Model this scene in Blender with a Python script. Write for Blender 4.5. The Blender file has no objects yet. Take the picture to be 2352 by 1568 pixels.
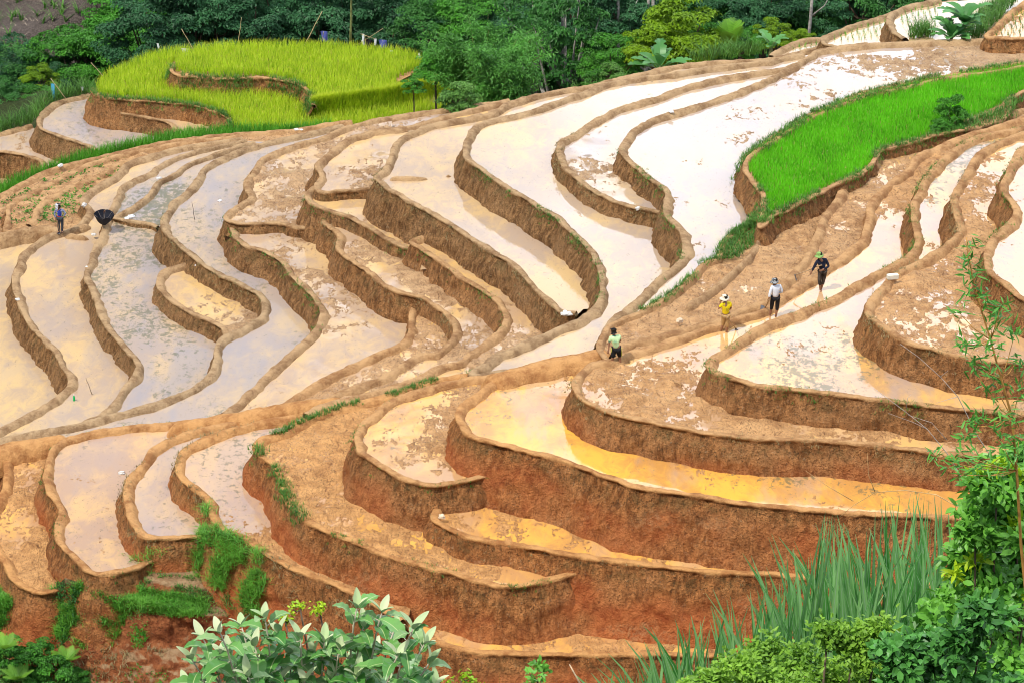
import bpy, bmesh, math, random
import numpy as np
from mathutils import Vector, Matrix, noise, geometry
random.seed(7); rng = np.random.default_rng(7)
SC = bpy.context.scene; COL = SC.collection
# ---------------------------------------------------------------- camera
PITCH = math.radians(25.0); FPX = 6500.0; CAMZ = 44.3
W0, H0 = 2352.0, 1568.0
cp, sp = math.cos(PITCH), math.sin(PITCH)
def ray(x, y):
    u = (x - W0/2)/FPX; v = (H0/2 - y)/FPX
    return (u, cp + v*sp, -sp + v*cp)
def P(x, y, z):
    """the point of the horizontal level z seen at photo position x, y"""
    d = ray(x, y); t = (z - CAMZ)/d[2]
    return (d[0]*t, d[1]*t, z)
def PD(x, y, dist):
    """the point at a given horizontal distance"""
    d = ray(x, y); t = dist/d[1]
    return (d[0]*t, d[1]*t, CAMZ + d[2]*t)
cam_d = bpy.data.cameras.new('camera'); cam = bpy.data.objects.new('camera', cam_d); COL.objects.link(cam)
cam.location = (0, 0, CAMZ); cam.rotation_euler = (math.radians(90) - PITCH, 0, 0)
cam_d.sensor_width = 36; cam_d.lens = 36*FPX/W0; cam_d.clip_end = 3000; cam_d.clip_start = 0.5
SC.camera = cam
# ---------------------------------------------------------------- helpers
def tag(o, label=None, cat=None, group=None, kind=None):
    if label: o['label'] = label
    if cat: o['category'] = cat
    if group: o['group'] = group
    if kind: o['kind'] = kind
    return o
def empty(name, loc, rz=0, **k):
    o = bpy.data.objects.new(name, None); COL.objects.link(o)
    o.location = loc; o.rotation_euler = (0, 0, rz); o.empty_display_size = .2
    return tag(o, **k)
def mesh_obj(name, V, F, mat, parent=None, smooth=True, attrs=None, **k):
    me = bpy.data.meshes.new(name)
    V = np.asarray(V, dtype=np.float32).reshape(-1, 3)
    if isinstance(F, np.ndarray):
        n = F.shape[1]; m = F.shape[0]
        me.vertices.add(len(V)); me.vertices.foreach_set('co', V.ravel())
        me.loops.add(m*n); me.loops.foreach_set('vertex_index', F.astype(np.int32).ravel())
        me.polygons.add(m); me.polygons.foreach_set('loop_start', np.arange(0, m*n, n, dtype=np.int32))
        me.polygons.foreach_set('loop_total', np.full(m, n, dtype=np.int32))
        me.update(calc_edges=True)
    else:
        me.from_pydata([tuple(map(float, v)) for v in V], [], F); me.update()
    me.polygons.foreach_set('use_smooth', np.full(len(me.polygons), smooth, dtype=bool))
    if attrs:
        for an, av in attrs.items():
            av = np.asarray(av, dtype=np.float32)
            if av.ndim == 1:
                a = me.attributes.new(an, 'FLOAT', 'POINT'); a.data.foreach_set('value', av)
            else:
                a = me.attributes.new(an, 'FLOAT_VECTOR', 'POINT'); a.data.foreach_set('vector', av.ravel())
    if mat is not None:
        for m_ in (mat if isinstance(mat, (list, tuple)) else [mat]): me.materials.append(m_)
    o = bpy.data.objects.new(name, me); COL.objects.link(o)
    if parent: o.parent = parent
    return tag(o, **k)
class NT:
    """small node-tree builder"""
    def __init__(s, name):
        s.m = bpy.data.materials.new(name); s.m.use_nodes = True; s.t = s.m.node_tree; s.n = s.t.nodes; s.n.clear()
        s.out = s.n.new('ShaderNodeOutputMaterial'); s.b = s.n.new('ShaderNodeBsdfPrincipled')
        s.t.links.new(s.b.outputs[0], s.out.inputs['Surface'])
        s.pos = s.n.new('ShaderNodeNewGeometry').outputs['Position']
    def set(s, k, v):
        i = s.b.inputs[k]
        if hasattr(v, 'is_output'): s.t.links.new(v, i)
        else: i.default_value = v
    def _in(s, sock, v):
        if hasattr(v, 'is_output'): s.t.links.new(v, sock)
        elif isinstance(v, (tuple, list)) and len(v) == 3 and sock.type == 'RGBA': sock.default_value = (*v, 1)
        else: sock.default_value = v
    def attr(s, name, vec=False):
        a = s.n.new('ShaderNodeAttribute'); a.attribute_name = name
        return a.outputs['Vector' if vec else 'Fac']
    def scale(s, vec, sc):
        m = s.n.new('ShaderNodeMapping'); m.inputs['Scale'].default_value = sc if isinstance(sc, tuple) else (sc,)*3
        s.t.links.new(vec, m.inputs['Vector']); return m.outputs[0]
    def noise(s, sc, det=4, rough=.6, vec=None, dist=0, out='Fac'):
        t = s.n.new('ShaderNodeTexNoise'); v = vec if vec is not None else s.pos
        if isinstance(sc, tuple): v = s.scale(v, sc); k = 1.0
        else: k = sc
        t.inputs['Scale'].default_value = k; t.inputs['Detail'].default_value = det
        t.inputs['Roughness'].default_value = rough; t.inputs['Distortion'].default_value = dist
        s.t.links.new(v, t.inputs['Vector']); return t.outputs[out]
    def vor(s, sc, vec=None, feature='F1', out='Distance', rnd=1):
        t = s.n.new('ShaderNodeTexVoronoi'); t.feature = feature; v = vec if vec is not None else s.pos
        if isinstance(sc, tuple): v = s.scale(v, sc); k = 1.0
        else: k = sc
        t.inputs['Scale'].default_value = k; t.inputs['Randomness'].default_value = rnd
        s.t.links.new(v, t.inputs['Vector']); return t.outputs[out]
    def math(s, op, a, b=0, c=0, clamp=False):
        m = s.n.new('ShaderNodeMath'); m.operation = op; m.use_clamp = clamp
        s._in(m.inputs[0], a); s._in(m.inputs[1], b)
        if len(m.inputs) > 2: s._in(m.inputs[2], c)
        return m.outputs[0]
    def ramp(s, f, a, b, lo=0.0, hi=1.0, smooth=True):
        m = s.n.new('ShaderNodeMapRange'); m.interpolation_type = 'SMOOTHSTEP' if smooth else 'LINEAR'
        s._in(m.inputs['Value'], f); s._in(m.inputs['From Min'], a); s._in(m.inputs['From Max'], b)
        s._in(m.inputs['To Min'], lo); s._in(m.inputs['To Max'], hi); return m.outputs[0]
    def mix(s, f, a, b):
        m = s.n.new('ShaderNodeMix'); m.data_type = 'RGBA'
        s._in(m.inputs['Factor'], f); s._in(m.inputs['A'] if 0 else m.inputs[6], a); s._in(m.inputs[7], b); return m.outputs[2]
    def mixf(s, f, a, b):
        m = s.n.new('ShaderNodeMix'); m.data_type = 'FLOAT'
        s._in(m.inputs[0], f); s._in(m.inputs[2], a); s._in(m.inputs[3], b); return m.outputs[0]
    def bump(s, h, strength=.5, dist=.05, nrm=None):
        b = s.n.new('ShaderNodeBump'); b.inputs['Strength'].default_value = 1
        s._in(b.inputs['Strength'], strength); b.inputs['Distance'].default_value = dist
        s.t.links.new(h, b.inputs['Height'])
        if nrm is not None: s.t.links.new(nrm, b.inputs['Normal'])
        return b.outputs[0]
def simple_mat(name, col, rough=.7, var=.25, sc=8, spec=.3, metal=0, trans=0):
    n = NT(name); f = n.noise(sc, 4)
    dark = tuple(c*(1-var) for c in col); lite = tuple(min(1, c*(1+var)) for c in col)
    n.set('Base Color', n.mix(n.ramp(f, .3, .7), dark, lite)); n.set('Roughness', rough); n.set('Metallic', metal)
    n.set('Specular IOR Level', spec)
    return n.m
# ---------------------------------------------------------------- world and sun
SUN_EL = math.radians(58); SUN_AZ = math.radians(-125)      # azimuth from +Y towards +X
w = bpy.data.worlds.new('World'); SC.world = w; w.use_nodes = True
t = w.node_tree; t.nodes.clear()
def build_world():
    N = t.nodes; L = t.links
    out = N.new('ShaderNodeOutputWorld'); bg = N.new('ShaderNodeBackground'); L.new(bg.outputs[0], out.inputs[0])
    sky = N.new('ShaderNodeTexSky'); sky.sky_type = 'NISHITA'; sky.sun_disc = False
    sky.sun_elevation = SUN_EL; sky.sun_rotation = SUN_AZ; sky.air_density = 1.2; sky.dust_density = 1.5
    bg.inputs['Strength'].default_value = 0.10
    # broken bright cloud cover, laid out on the sky dome
    tc = N.new('ShaderNodeTexCoord'); sep = N.new('ShaderNodeSeparateXYZ'); L.new(tc.outputs['Generated'], sep.inputs[0])
    def M(op, a, b=None, clamp=False):
        m = N.new('ShaderNodeMath'); m.operation = op; m.use_clamp = clamp
        for i, v in enumerate((a, b)):
            if v is None: continue
            if hasattr(v, 'is_output'): L.new(v, m.inputs[i])
            else: m.inputs[i].default_value = v
        return m.outputs[0]
    zz = M('ADD', M('MAXIMUM', sep.outputs[2], 0.0), 0.06)
    cx = M('DIVIDE', sep.outputs[0], zz); cy = M('DIVIDE', sep.outputs[1], zz)
    comb = N.new('ShaderNodeCombineXYZ'); L.new(cx, comb.inputs[0]); L.new(cy, comb.inputs[1])
    nz = N.new('ShaderNodeTexNoise'); nz.inputs['Scale'].default_value = 1.15; nz.inputs['Detail'].default_value = 7
    nz.inputs['Roughness'].default_value = .58; L.new(comb.outputs[0], nz.inputs['Vector'])
    nb = N.new('ShaderNodeTexNoise'); nb.inputs['Scale'].default_value = 6.0; nb.inputs['Detail'].default_value = 5
    L.new(comb.outputs[0], nb.inputs['Vector'])
    az = M('DIVIDE', sep.outputs[0], M('MAXIMUM', sep.outputs[1], 0.05))      # tan of azimuth ahead
    # unseen cloud bank, shaped brighter to the right to whiten pond reflections
    dens = M('ADD', nz.outputs['Fac'], M('MULTIPLY', M('MINIMUM', M('MAXIMUM', M('ADD', az, 0.05), -.2), .2), 0.75))
    mr = N.new('ShaderNodeMapRange'); mr.interpolation_type = 'SMOOTHSTEP'
    L.new(dens, mr.inputs[0]); mr.inputs[1].default_value = .36; mr.inputs[2].default_value = .60
    bank = N.new('ShaderNodeMapRange'); bank.interpolation_type = 'SMOOTHSTEP'
    L.new(M('ADD', az, M('MULTIPLY', M('SUBTRACT', nb.outputs['Fac'], .5), .05)), bank.inputs[0]); bank.inputs[1].default_value = -.05; bank.inputs[2].default_value = .05
    lo = N.new('ShaderNodeMapRange'); L.new(sep.outputs[2], lo.inputs[0])     # low band of sky only
    lo.inputs[1].default_value = .62; lo.inputs[2].default_value = .50
    front = N.new('ShaderNodeMapRange'); L.new(sep.outputs[1], front.inputs[0]); front.inputs[1].default_value = .55; front.inputs[2].default_value = .75
    bb = M('MULTIPLY', M('MULTIPLY', bank.outputs[0], lo.outputs[0]), front.outputs[0])
    gain = M('ADD', 17.0, M('MULTIPLY', bb, M('ADD', 2.0, M('MULTIPLY', nb.outputs['Fac'], 26.0))))
    cc = N.new('ShaderNodeMix'); cc.data_type = 'RGBA'; L.new(nb.outputs['Fac'], cc.inputs[0])
    cc.inputs[6].default_value = (.66, .77, 1.0, 1); cc.inputs[7].default_value = (.95, .97, 1, 1)
    vm = N.new('ShaderNodeVectorMath'); vm.operation = 'SCALE'; L.new(cc.outputs[2], vm.inputs[0]); L.new(gain, vm.inputs['Scale'])
    mx = N.new('ShaderNodeMix'); mx.data_type = 'RGBA'; L.new(mr.outputs[0], mx.inputs[0])
    L.new(sky.outputs[0], mx.inputs[6]); L.new(vm.outputs[0], mx.inputs[7]); L.new(mx.outputs[2], bg.inputs[0])
build_world()
sl = bpy.data.lights.new('sun', 'SUN'); sl.energy = 3.7; sl.angle = math.radians(2); sl.color = (1, .95, .87)
so = bpy.data.objects.new('sun', sl); COL.objects.link(so)
sdir = Vector((math.sin(SUN_AZ)*math.cos(SUN_EL), math.cos(SUN_AZ)*math.cos(SUN_EL), math.sin(SUN_EL)))
so.rotation_euler = (-sdir).to_track_quat('-Z', 'Y').to_euler(); so.location = (0, 0, 120)
SC.view_settings.view_transform = 'Standard'; SC.view_settings.look = 'None'; SC.view_settings.gamma = 1
SC.view_settings.exposure = 0.0
SC.render.engine = 'CYCLES'; SC.cycles.filter_width = 1.0; SC.cycles.max_bounces = 5; SC.cycles.transparent_max_bounces = 6
# ---------------------------------------------------------------- terraces: traced rims, each at its own level
def pts(s): return [tuple(float(v) for v in p.split(',')) for p in s.split()]
R_E = '810,288 938,262 1063,244 1172,228'
R_G = '1172,236 1276,209 1351,196 1451,173 1551,151 1651,141 1764,133 1839,119 1889,105'
FAR = '1989,100 2114,95 2239,91 2352,89 2600,86'
RIDGE_R = '588,312 763,290 938,264 1172,232 1276,211 1351,199 1451,177 1551,155 1651,145 1764,137 1839,125 1889,110 ' + FAR
NEAR = '2700,1000 2700,86'
# name, level, rim, closing line (hidden under higher terraces), hue, red, [wetness x,y,w], wall drop
T = []
LV = dict(a=-10.4, A=-9.9, b=-9.85, c=-9.5, B=-9.0, C=-8.35, Cf=-8.3, D=-7.2, D0=-7.8, X=-7.5, E=-6.25, E1=-5.95, V=-6.45, Fa=-5.75, U=-5.7,
          F0=-5.25, F=-4.85, F1=-4.6, G=-4.4, S=-4.95, T=-5.38, R=-3.65, Gm=-3.35, Q=-3.05, P=-2.2, H=-2.3, I=-1.8, O=-1.05, W=-1.1, M1=-.65, K=-.05,
          M2=-.35, N=0.0, R1=.95, R2=2.0, R3=3.0, Y4=-16., Y3=-14.7, Y2=-13.5, Y1=-12.75, rice_low=-12., rice_high=-11.2, T0=-2.6, T1=-1.9, T2=-3.6, T3=-.6)
WEED_AND_SKY = dict(A=.25, B=.35, C=.75, Cf=.9, D=.6, E=.3, V=.45, U=.55, S=.6, R1=.8, R2=.4, Y2=.6, G=.2, Gm=.2, H=.25, I=.4, W=.3, O=.7, Q=.5, N=.35, X=.3, T=.5, P=.4, F0=.3)
def terrace(key, h, rim, close, hue=.3, red=.0, wet='', drop=3.0, base=2.4, dry=.0, wall=True, bund=1.0):
    h = LV[key]
    T.append(dict(key=key, h=h, weed=WEED_AND_SKY.get(key, .2), rim=pts(rim), close=pts(close), hue=hue, red=red, wet=[p for p in pts(wet)] if wet else [], drop=drop, base=base, dry=dry, wall=wall, bund=bund))
terrace('a', -15.5, '-60,465 0,445 50,420 88,400 110,392 150,380 225,360 300,342 400,322 500,311 588,303 676,296 763,283 811,277', '900,270 1100,245 1176,232 1500,165 1889,112 1889,400 900,500 300,520 120,530 -60,570', hue=.5, wet='100,450,0', dry=1)
terrace('A', -15.0, '-60,560 0,552 50,534 95,527 112,531', '300,560 300,700 110,990 -60,1100', wet='50,700,1', hue=.15, wall=True)
terrace('b', -14.9, '120,509 100,513 50,524 15,530 13,515 15,500 20,477 38,460 75,442 113,420 163,395 200,378 275,357 350,341 450,323 560,310', '700,310 900,300 900,500 300,520', hue=.5, wet='100,450,0', dry=1)
terrace('c', -14.3, '65,517 80,500 85,482 100,465 138,442 188,417 238,395 275,375 375,350 470,330 560,315', '700,315 900,305 900,500 300,520 175,518 150,531 112,522', hue=.5, wet='100,450,0', dry=1)
terrace('B', -13.7, '-40,1010 0,989 37,969 75,946 112,926 140,904 160,884 162,866 147,839 132,809 107,782 82,754 57,714 40,680 32,642 35,622 47,604 50,584 75,564 110,542 140,533 175,522 195,505 205,480 188,463 200,447 225,427 263,407 295,375 337,360 400,342 475,328 560,316', '700,320 900,310 900,500 500,900 300,1000 -40,1050', hue=.2, wet='150,700,1 100,900,.95')
terrace('C', -12.4, '0,1025 100,1000 208,965 238,950 262,932 282,905 295,882 310,862 318,838 300,812 280,784 240,730 220,692 207,654 200,617 212,600 220,572 232,542 238,520 245,500 263,472 275,450 283,430 313,410 345,397 362,382 400,362 450,345 500,334 570,321', '700,310 900,300 900,600 700,900 300,1010', hue=.15, wet='300,700,1')
terrace('Cf', -12.3, '365,522 350,514 313,507 260,499 275,490 313,470 338,452 355,432 370,415 405,397 425,380 475,360 525,342 588,325', '700,315 800,320 600,560', hue=.15, wet='400,400,1', drop=.6, bund=.7)
terrace('D', -10.7, '-80,1030 0,1010 100,987 175,972 250,955 325,937 375,917 438,892 470,870 490,850 500,818 500,789 505,777 537,762 575,745 603,727 611,705 603,680 575,662 538,642 500,627 470,607 445,585 410,557 385,532 375,512 378,497 393,482 395,467 425,447 445,422 463,397 475,383 525,355 588,332 663,315 713,305 750,295 790,286', RIDGE_R[8:] + ' 2700,760 1450,800 1150,870 760,935 588,985 300,1004 130,1016 0,1027 -80,1032', hue=.12, wet='500,500,1 600,800,1 200,970,1')
terrace('D0', -11.5, '520,772 512,750 475,730 425,707 382,674 367,652 370,632 375,622 400,614 430,607 450,605', '560,640 610,700 600,735 560,755', hue=.25, wet='420,640,.95 500,690,.75 560,720,.35', drop=2.2)
terrace('X', -10.2, '120,1000 60,1008 25,1018 15,1031 17,1084 12,1121 -5,1150 -20,1200 -12,1250 0,1271 15,1293 30,1321 50,1341 75,1356 105,1360 140,1350 170,1335', '250,1200 250,1000', hue=.8, red=.55, wet='60,1050,.55 40,1200,.5 90,1250,.1 50,1310,.45', drop=4.6, base=0.9)
terrace('E', -9.1, '512,950 550,924 568,902 588,889 603,871 643,835 670,809 698,784 725,757 740,737 743,712 728,687 700,657 673,630 653,602 625,584 588,567 575,567 545,547 537,527 530,505 520,495 530,487 550,470 577,452 567,432 570,412 580,397 588,385 603,367 638,347 688,330 738,318 775,302 '+R_E, '1276,215 1889,112 '+FAR+' 2700,760 1450,790 1150,860 760,925 600,965', hue=.3, wet='600,550,.85 640,570,.5 680,600,.75 720,680,.45 740,740,.6 830,720,.85 900,770,1 700,800,1 640,900,.95 620,930,.6 770,850,.8')
terrace('E1', -8.75, '740,524 690,520 640,511 590,512 545,511 523,503 519,496 530,487 550,470 577,452 567,432 570,412 580,397 588,385 603,367 638,347 688,330 738,318 775,302 810,288', '900,270 900,500 720,500', hue=.3, wet='650,350,.75 620,400,.6 600,440,.5 680,440,.3 580,490,.65 660,500,.6 670,380,.3', drop=.8)
terrace('V', -8.7, '420,1245 345,1282 305,1300 262,1312 225,1316 200,1308 180,1288 160,1263 140,1238 135,1201 140,1171 125,1146 110,1121 105,1096 112,1079 115,1059 118,1036 135,1019 150,1006 225,988 300,979 375,972 475,959 588,946 663,934 738,922 800,905', '900,930 700,1100 400,1270', hue=.6, red=.6, wet='200,1050,1 200,1250,.9 260,1120,.85 300,1000,1 600,950,1', drop=4.6, base=1.6)
terrace('Fa', -8.3, '645,932 675,914 700,896 738,874 788,849 838,826 888,804 923,789 943,765 946,747 948,717 955,700', '1100,740 1100,800 800,935 680,945', hue=.45, wet='960,740,.3 980,770,.5 870,830,.5 760,880,.45 850,850,.4', drop=1.4)
terrace('U', -7.5, '505,1222 445,1228 400,1231 350,1233 325,1226 315,1209 303,1184 298,1159 290,1134 295,1104 308,1084 333,1061 350,1034 375,1016 425,996 475,981 525,969 565,964', '620,970 640,1100 540,1200', hue=.55, red=.5, wet='350,1130,1', drop=4, base=1.4)
terrace('F0', -7.3, '738,926 775,906 838,884 888,861 938,831 970,811 1005,812 1018,801 1033,789 1045,772 1045,747 1025,719 1000,697 963,679 925,672 888,654 850,622 813,597 783,574 778,562 785,544 770,527 748,514 743,505 753,499 775,500', '850,480 1000,500 1200,600 1250,760 1000,880 800,925', hue=.35, wet='770,510,1 800,530,.95 850,570,.6 880,620,.95 900,590,.3 960,680,.95 1000,650,.1 950,620,.2 1060,740,.95 1090,750,.3 1020,800,.4 1000,830,.75 950,850,.45 850,890,.25', drop=3.0)
terrace('F', -5.9, '978,573 933,567 913,559 888,544 868,534 850,517 825,507 800,494 763,484 728,472 712,461 706,455 708,440 728,422 743,407 738,392 728,380 740,365 765,345 788,326 810,316 838,308 863,300 938,291 988,277 1056,257 1110,243 1165,232', RIDGE_R[RIDGE_R.index('1276'):] + ' 2700,600 1100,600 965,610', hue=.3, wet='760,450,.95 830,470,.85 860,500,.45 900,530,.7 870,440,.7', drop=3.2)
terrace('F1', -5.55, '855,431 820,433 770,438 733,438 728,425 743,407 738,392 728,380 740,365 765,345 788,326 810,316 838,308 863,300 938,291', '1000,290 1000,430', hue=.3, wet='790,350,.9 860,350,.7 860,390,.35 760,410,.95 900,320,.9 830,370,.4', drop=.8)
terrace('G', -5.4, '700,952 738,928 813,911 888,891 963,866 1000,845 1025,836 1058,831 1075,816 1113,791 1125,779 1150,762 1165,737 1160,709 1138,684 1100,657 1050,624 1000,592 963,567 940,553 953,550 975,543 1003,537', '1100,540 1300,600 1450,750 1140,900 1000,900', hue=.35, wet='1000,560,1 1080,600,.9 1060,620,.9 1130,660,.8 1150,690,.6 1200,740,.75 1180,770,.5 1130,810,.3 1000,855,1 940,880,1', drop=3.0)
terrace('S', -4.95, '925,1425 900,1408 863,1381 826,1361 788,1346 738,1324 676,1301 626,1276 588,1249 563,1231 525,1214 498,1196 488,1176 488,1154 463,1129 438,1109 412,1084 410,1059 420,1034 450,1016 488,999 538,986 588,971 640,961 680,952', '760,945 900,1000 960,1300 940,1400', hue=.75, red=.75, wet='600,1100,.85 620,1000,1 500,1080,1 590,1180,.85 625,1235,0 700,1290,0 850,1370,.02', drop=4.2, base=2.4)
terrace('T', -5.6, '2500,1530 2100,1515 1750,1508 1576,1501 1426,1498 1276,1498 1176,1496 1101,1493 1038,1481 988,1466 950,1442 913,1414 885,1398 850,1380', '850,1300 1300,1200 2100,1300 2600,1400', hue=.85, red=.75, wet='950,1400,.2 1050,1440,.75 1000,1400,.5 1100,1470,.9 1300,1480,.8 1400,1465,.35 1150,1430,.1 1300,1440,.05 1500,1470,.5', drop=4.2, base=3.5)
terrace('R', -4.5, '1380,1298 1318,1314 1263,1326 1226,1336 1176,1341 1138,1336 1088,1324 1013,1304 938,1284 876,1266 826,1239 763,1219 713,1199 688,1180 670,1159 655,1134 645,1097 626,1062 601,1044 588,1027 592,1012 613,999 655,987 675,974 713,957 763,939 813,924 888,907 938,892 988,874 1063,859 1138,851 1200,842', '1400,850 1400,1290', hue=.85, red=.6, wet='700,1050,.12 650,1000,.15 800,1150,.18 900,1200,.45 1000,1240,.5 960,1190,.6 1200,1325,.95 1100,1300,.6 760,1000,.1', drop=2.9, base=2.9)
terrace('Gm', -4.2, '1327,716 1310,716 1293,714 1276,699 1251,677 1226,652 1201,627 1176,602 1138,579 1088,547 1050,524 1013,499 963,472 925,452 888,429 872,414 863,407 880,392 898,370 910,337 920,320 938,307 963,296 985,286 1063,273 1113,264 1145,254 '+R_G, FAR+' 2700,600 1340,700', hue=.2, wet='1000,450,1', drop=3.0)
terrace('Q', -3.5, '2500,1362 2300,1350 2100,1337 1950,1330 1764,1313 1676,1311 1576,1301 1476,1291 1376,1279 1276,1266 1176,1244 1138,1240 1076,1227 1026,1206 1000,1192 996,1182 1008,1168 1000,1155 990,1145 998,1138', '1200,1080 2000,1190 2600,1240', hue=.9, red=.7, wet='1060,1170,.55 1100,1190,.6 1250,1240,.62 1200,1200,.3 1400,1270,.8 1500,1270,.6 1700,1300,1 1900,1310,1 1100,1150,.3', drop=4.3, base=3.6)
terrace('P', -2.9, '1170,1066 1118,1089 1063,1101 1013,1109 976,1109 938,1099 888,1074 850,1049 830,1034 820,1007 823,989 838,967 871,942 888,924 938,902 1038,876 1100,866 1150,858', '1250,860 1250,1080', hue=.6, red=.45, wet='880,970,.9 900,940,.8 950,900,.95 990,895,.8 900,1060,.75 930,1070,.9 1010,1100,.9 1000,1010,.15 1080,1050,.1 1060,930,.05', drop=2.6)
terrace('H', -2.4, '1400,815 1251,838 1176,852 1130,856 1092,860 1078,856 1092,850 1110,845 1120,838 1138,816 1176,801 1226,779 1276,757 1326,734 1361,712 1381,692 1386,667 1386,629 1376,599 1358,572 1331,547 1301,517 1271,492 1238,472 1206,449 1176,437 1138,412 1113,394 1088,374 1070,360 1070,337 1078,312 1085,295 1108,280 1138,270 1176,263 1226,252 1276,235 1351,207 1376,195 1451,180 1551,169 1651,153 1764,141 1814,127 1846,120', '1889,112 '+FAR+' 2700,600 1500,790 1176,860', hue=.15, wet='1300,400,1 1500,220,.97 1300,790,.88 1430,680,.84 1420,600,.93 1400,540,.97', drop=2.9)
terrace('I', -1.9, '1540,489 1510,484 1501,481 1466,475 1438,467 1401,454 1363,434 1331,412 1306,392 1288,362 1286,335 1296,320 1326,305 1351,282 1391,265 1426,247 1501,225 1551,207 1601,192 1676,175 1764,160 1800,156 1830,145', '1900,200 1600,450', hue=.2, wet='1400,330,.9 1370,390,.55 1420,420,.7 1460,460,1 1600,240,1 1500,280,.9', drop=1.8)
terrace('O', -1.4, '2500,1200 2300,1190 2039,1176 1914,1170 1764,1158 1676,1147 1551,1127 1476,1117 1401,1092 1326,1064 1238,1039 1176,1023 1138,1014 1100,1004 1073,992 1058,969 1053,944 1063,927 1100,902 1138,870 1176,850 1251,831 1351,811 1450,788', '1540,770 1600,900 2600,1060', hue=.85, red=.55, wet='1200,900,1 1180,980,1 1300,940,.97 1350,1000,1 1500,1070,.8 1420,1050,.9 1650,1100,.86 1800,1130,.9 2000,1150,.84 1550,1110,.8 1300,840,.62 1330,860,.55 1250,860,.9', drop=3.3, base=3.4)
terrace('W', -1.1, '1375,790 1386,765 1401,739 1426,717 1463,687 1501,654 1538,624 1563,599 1573,577 1573,552 1561,527 1538,499 1531,484 1533,462 1531,434 1501,412 1478,390 1451,367 1430,345 1438,322 1463,295 1501,272 1541,257 1601,242 1651,225 1726,197 1764,182 1789,170 1826,150 1859,130 1868,122 1900,112 1989,102 2114,96 2239,92 2352,90', '2600,88 2700,600 1500,790', hue=.2, wet='1900,150,.75 2050,130,.45 2200,150,.2 2000,110,.75 1950,200,.6 1750,300,.9 2340,120,.1 1650,450,.95 1600,300,1 1700,420,.92 1560,680,1 2150,130,.15 1850,230,.85', drop=3.2)
terrace('M1', -.7, '1400,830 1380,800 1386,775 1401,746 1451,724 1501,701 1563,661 1601,626 1621,601 1643,599 1658,584 1668,556 1688,534 1726,512 1736,500 1748,474 1748,447 1726,422 1706,392 1708,370 1726,347 1764,322 1814,290 1864,260 1926,235 1989,212 2064,195 2139,177 2264,157 2352,144', '2700,140 2700,900 1450,850', hue=.5, wet='1820,520,.1 1600,720,.05 1700,650,.2 1860,440,.05', drop=2.8, dry=.35, bund=.5)
terrace('K', -.05, '2400,145 2360,150 2270,164 2145,184 2070,202 1995,219 1932,241 1870,266 1820,296 1770,328 1733,352 1716,372 1714,392 1735,420 1757,447 1757,474 1752,492 1746,508 1742,522 1750,520 1764,504 1777,490 1814,475 1864,450 1914,425 1977,398 2001,377 2014,348 2034,338 2089,326 2139,311 2227,293 2289,276 2319,254 2319,228 2352,206 2400,190', '2500,160', hue=.5, wet='1800,400,.0', drop=1.2, dry=.4, bund=.35)
terrace('M2', -.35, '1405,802 1426,792 1451,784 1501,771 1576,753 1651,733 1701,713 1764,682 1802,645 1834,617 1857,592 1869,564 1877,542 1887,512 1904,482 1924,457 1939,432 1964,412 1995,388 2012,362 2034,345 2089,331 2139,317 2227,298 2289,281 2340,255 2400,240', '2700,240 2700,900 1600,830 1450,830', hue=.5, wet='1970,450,.5 1930,520,.35 1890,600,.1 2000,400,.4', drop=1.6, dry=.2)
terrace('N', 0.0, '2500,1068 2352,1050 2164,1036 2089,1026 1989,1016 1864,1006 1764,1004 1651,994 1551,976 1476,959 1413,946 1356,924 1326,901 1316,879 1331,859 1351,841 1380,830 1401,829 1438,814 1501,794 1526,784 1601,762 1701,727 1764,709 1789,687 1839,657 1880,632 1909,607 1934,592 1959,569 1984,547 1994,522 1997,500 1997,472 2014,447 2052,414 2089,392 2108,357 2160,335 2214,312 2300,287 2380,262', '2700,240 2700,1070', hue=.65, red=.35, wet='2060,420,.2 2020,560,.9 1960,620,1 1880,690,.95 1780,745,.8 1650,790,.85 1560,800,.9 1450,850,.4 1500,900,.2 1380,880,.35 1600,930,.4 1620,860,.6 1750,980,.2 1900,990,.35 2050,1000,.5 2150,1020,.7', drop=2.9)
terrace('R1', 1.2, '2500,960 2289,941 2164,932 2064,917 1964,907 1864,894 1764,884 1714,874 1664,859 1634,847 1626,834 1644,814 1676,799 1726,765 1764,745 1814,725 1864,705 1914,682 1964,655 2002,635 2052,607 2080,592 2103,570 2110,542 2105,500 2097,467 2110,442 2124,415 2139,395 2154,380 2177,357 2202,337 2239,317 2314,300 2352,290 2420,270', '2700,240 2700,960', hue=.6, wet='1700,850,.95 1850,780,.9 1950,700,.92 2160,450,.86 2100,880,.95 2300,900,.9 2000,840,.95', drop=2.6)
terrace('R2', 2.5, '2500,845 2352,831 2289,826 2214,814 2139,796 2077,779 2039,757 2014,739 1997,719 1997,697 2014,674 2039,649 2059,629 2102,607 2139,587 2184,557 2204,532 2207,512 2197,479 2194,449 2209,422 2222,397 2239,367 2264,345 2301,322 2352,305 2420,280', '2700,240 2700,850', hue=.6, wet='2270,350,.8 2250,430,.65 2250,520,.2 2150,650,.2 2080,700,.45 2200,800,.55 2300,790,.65 2100,760,.6', drop=2.7, dry=.1)
terrace('R3', 3.8, '2500,760 2352,683 2314,657 2289,637 2272,617 2269,592 2272,567 2284,542 2309,517 2332,497 2332,472 2314,447 2304,424 2317,404 2322,385 2334,362 2352,340 2420,310', '2700,240 2700,760', hue=.6, wet='2340,450,.8 2330,600,.85', drop=2.7)
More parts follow.
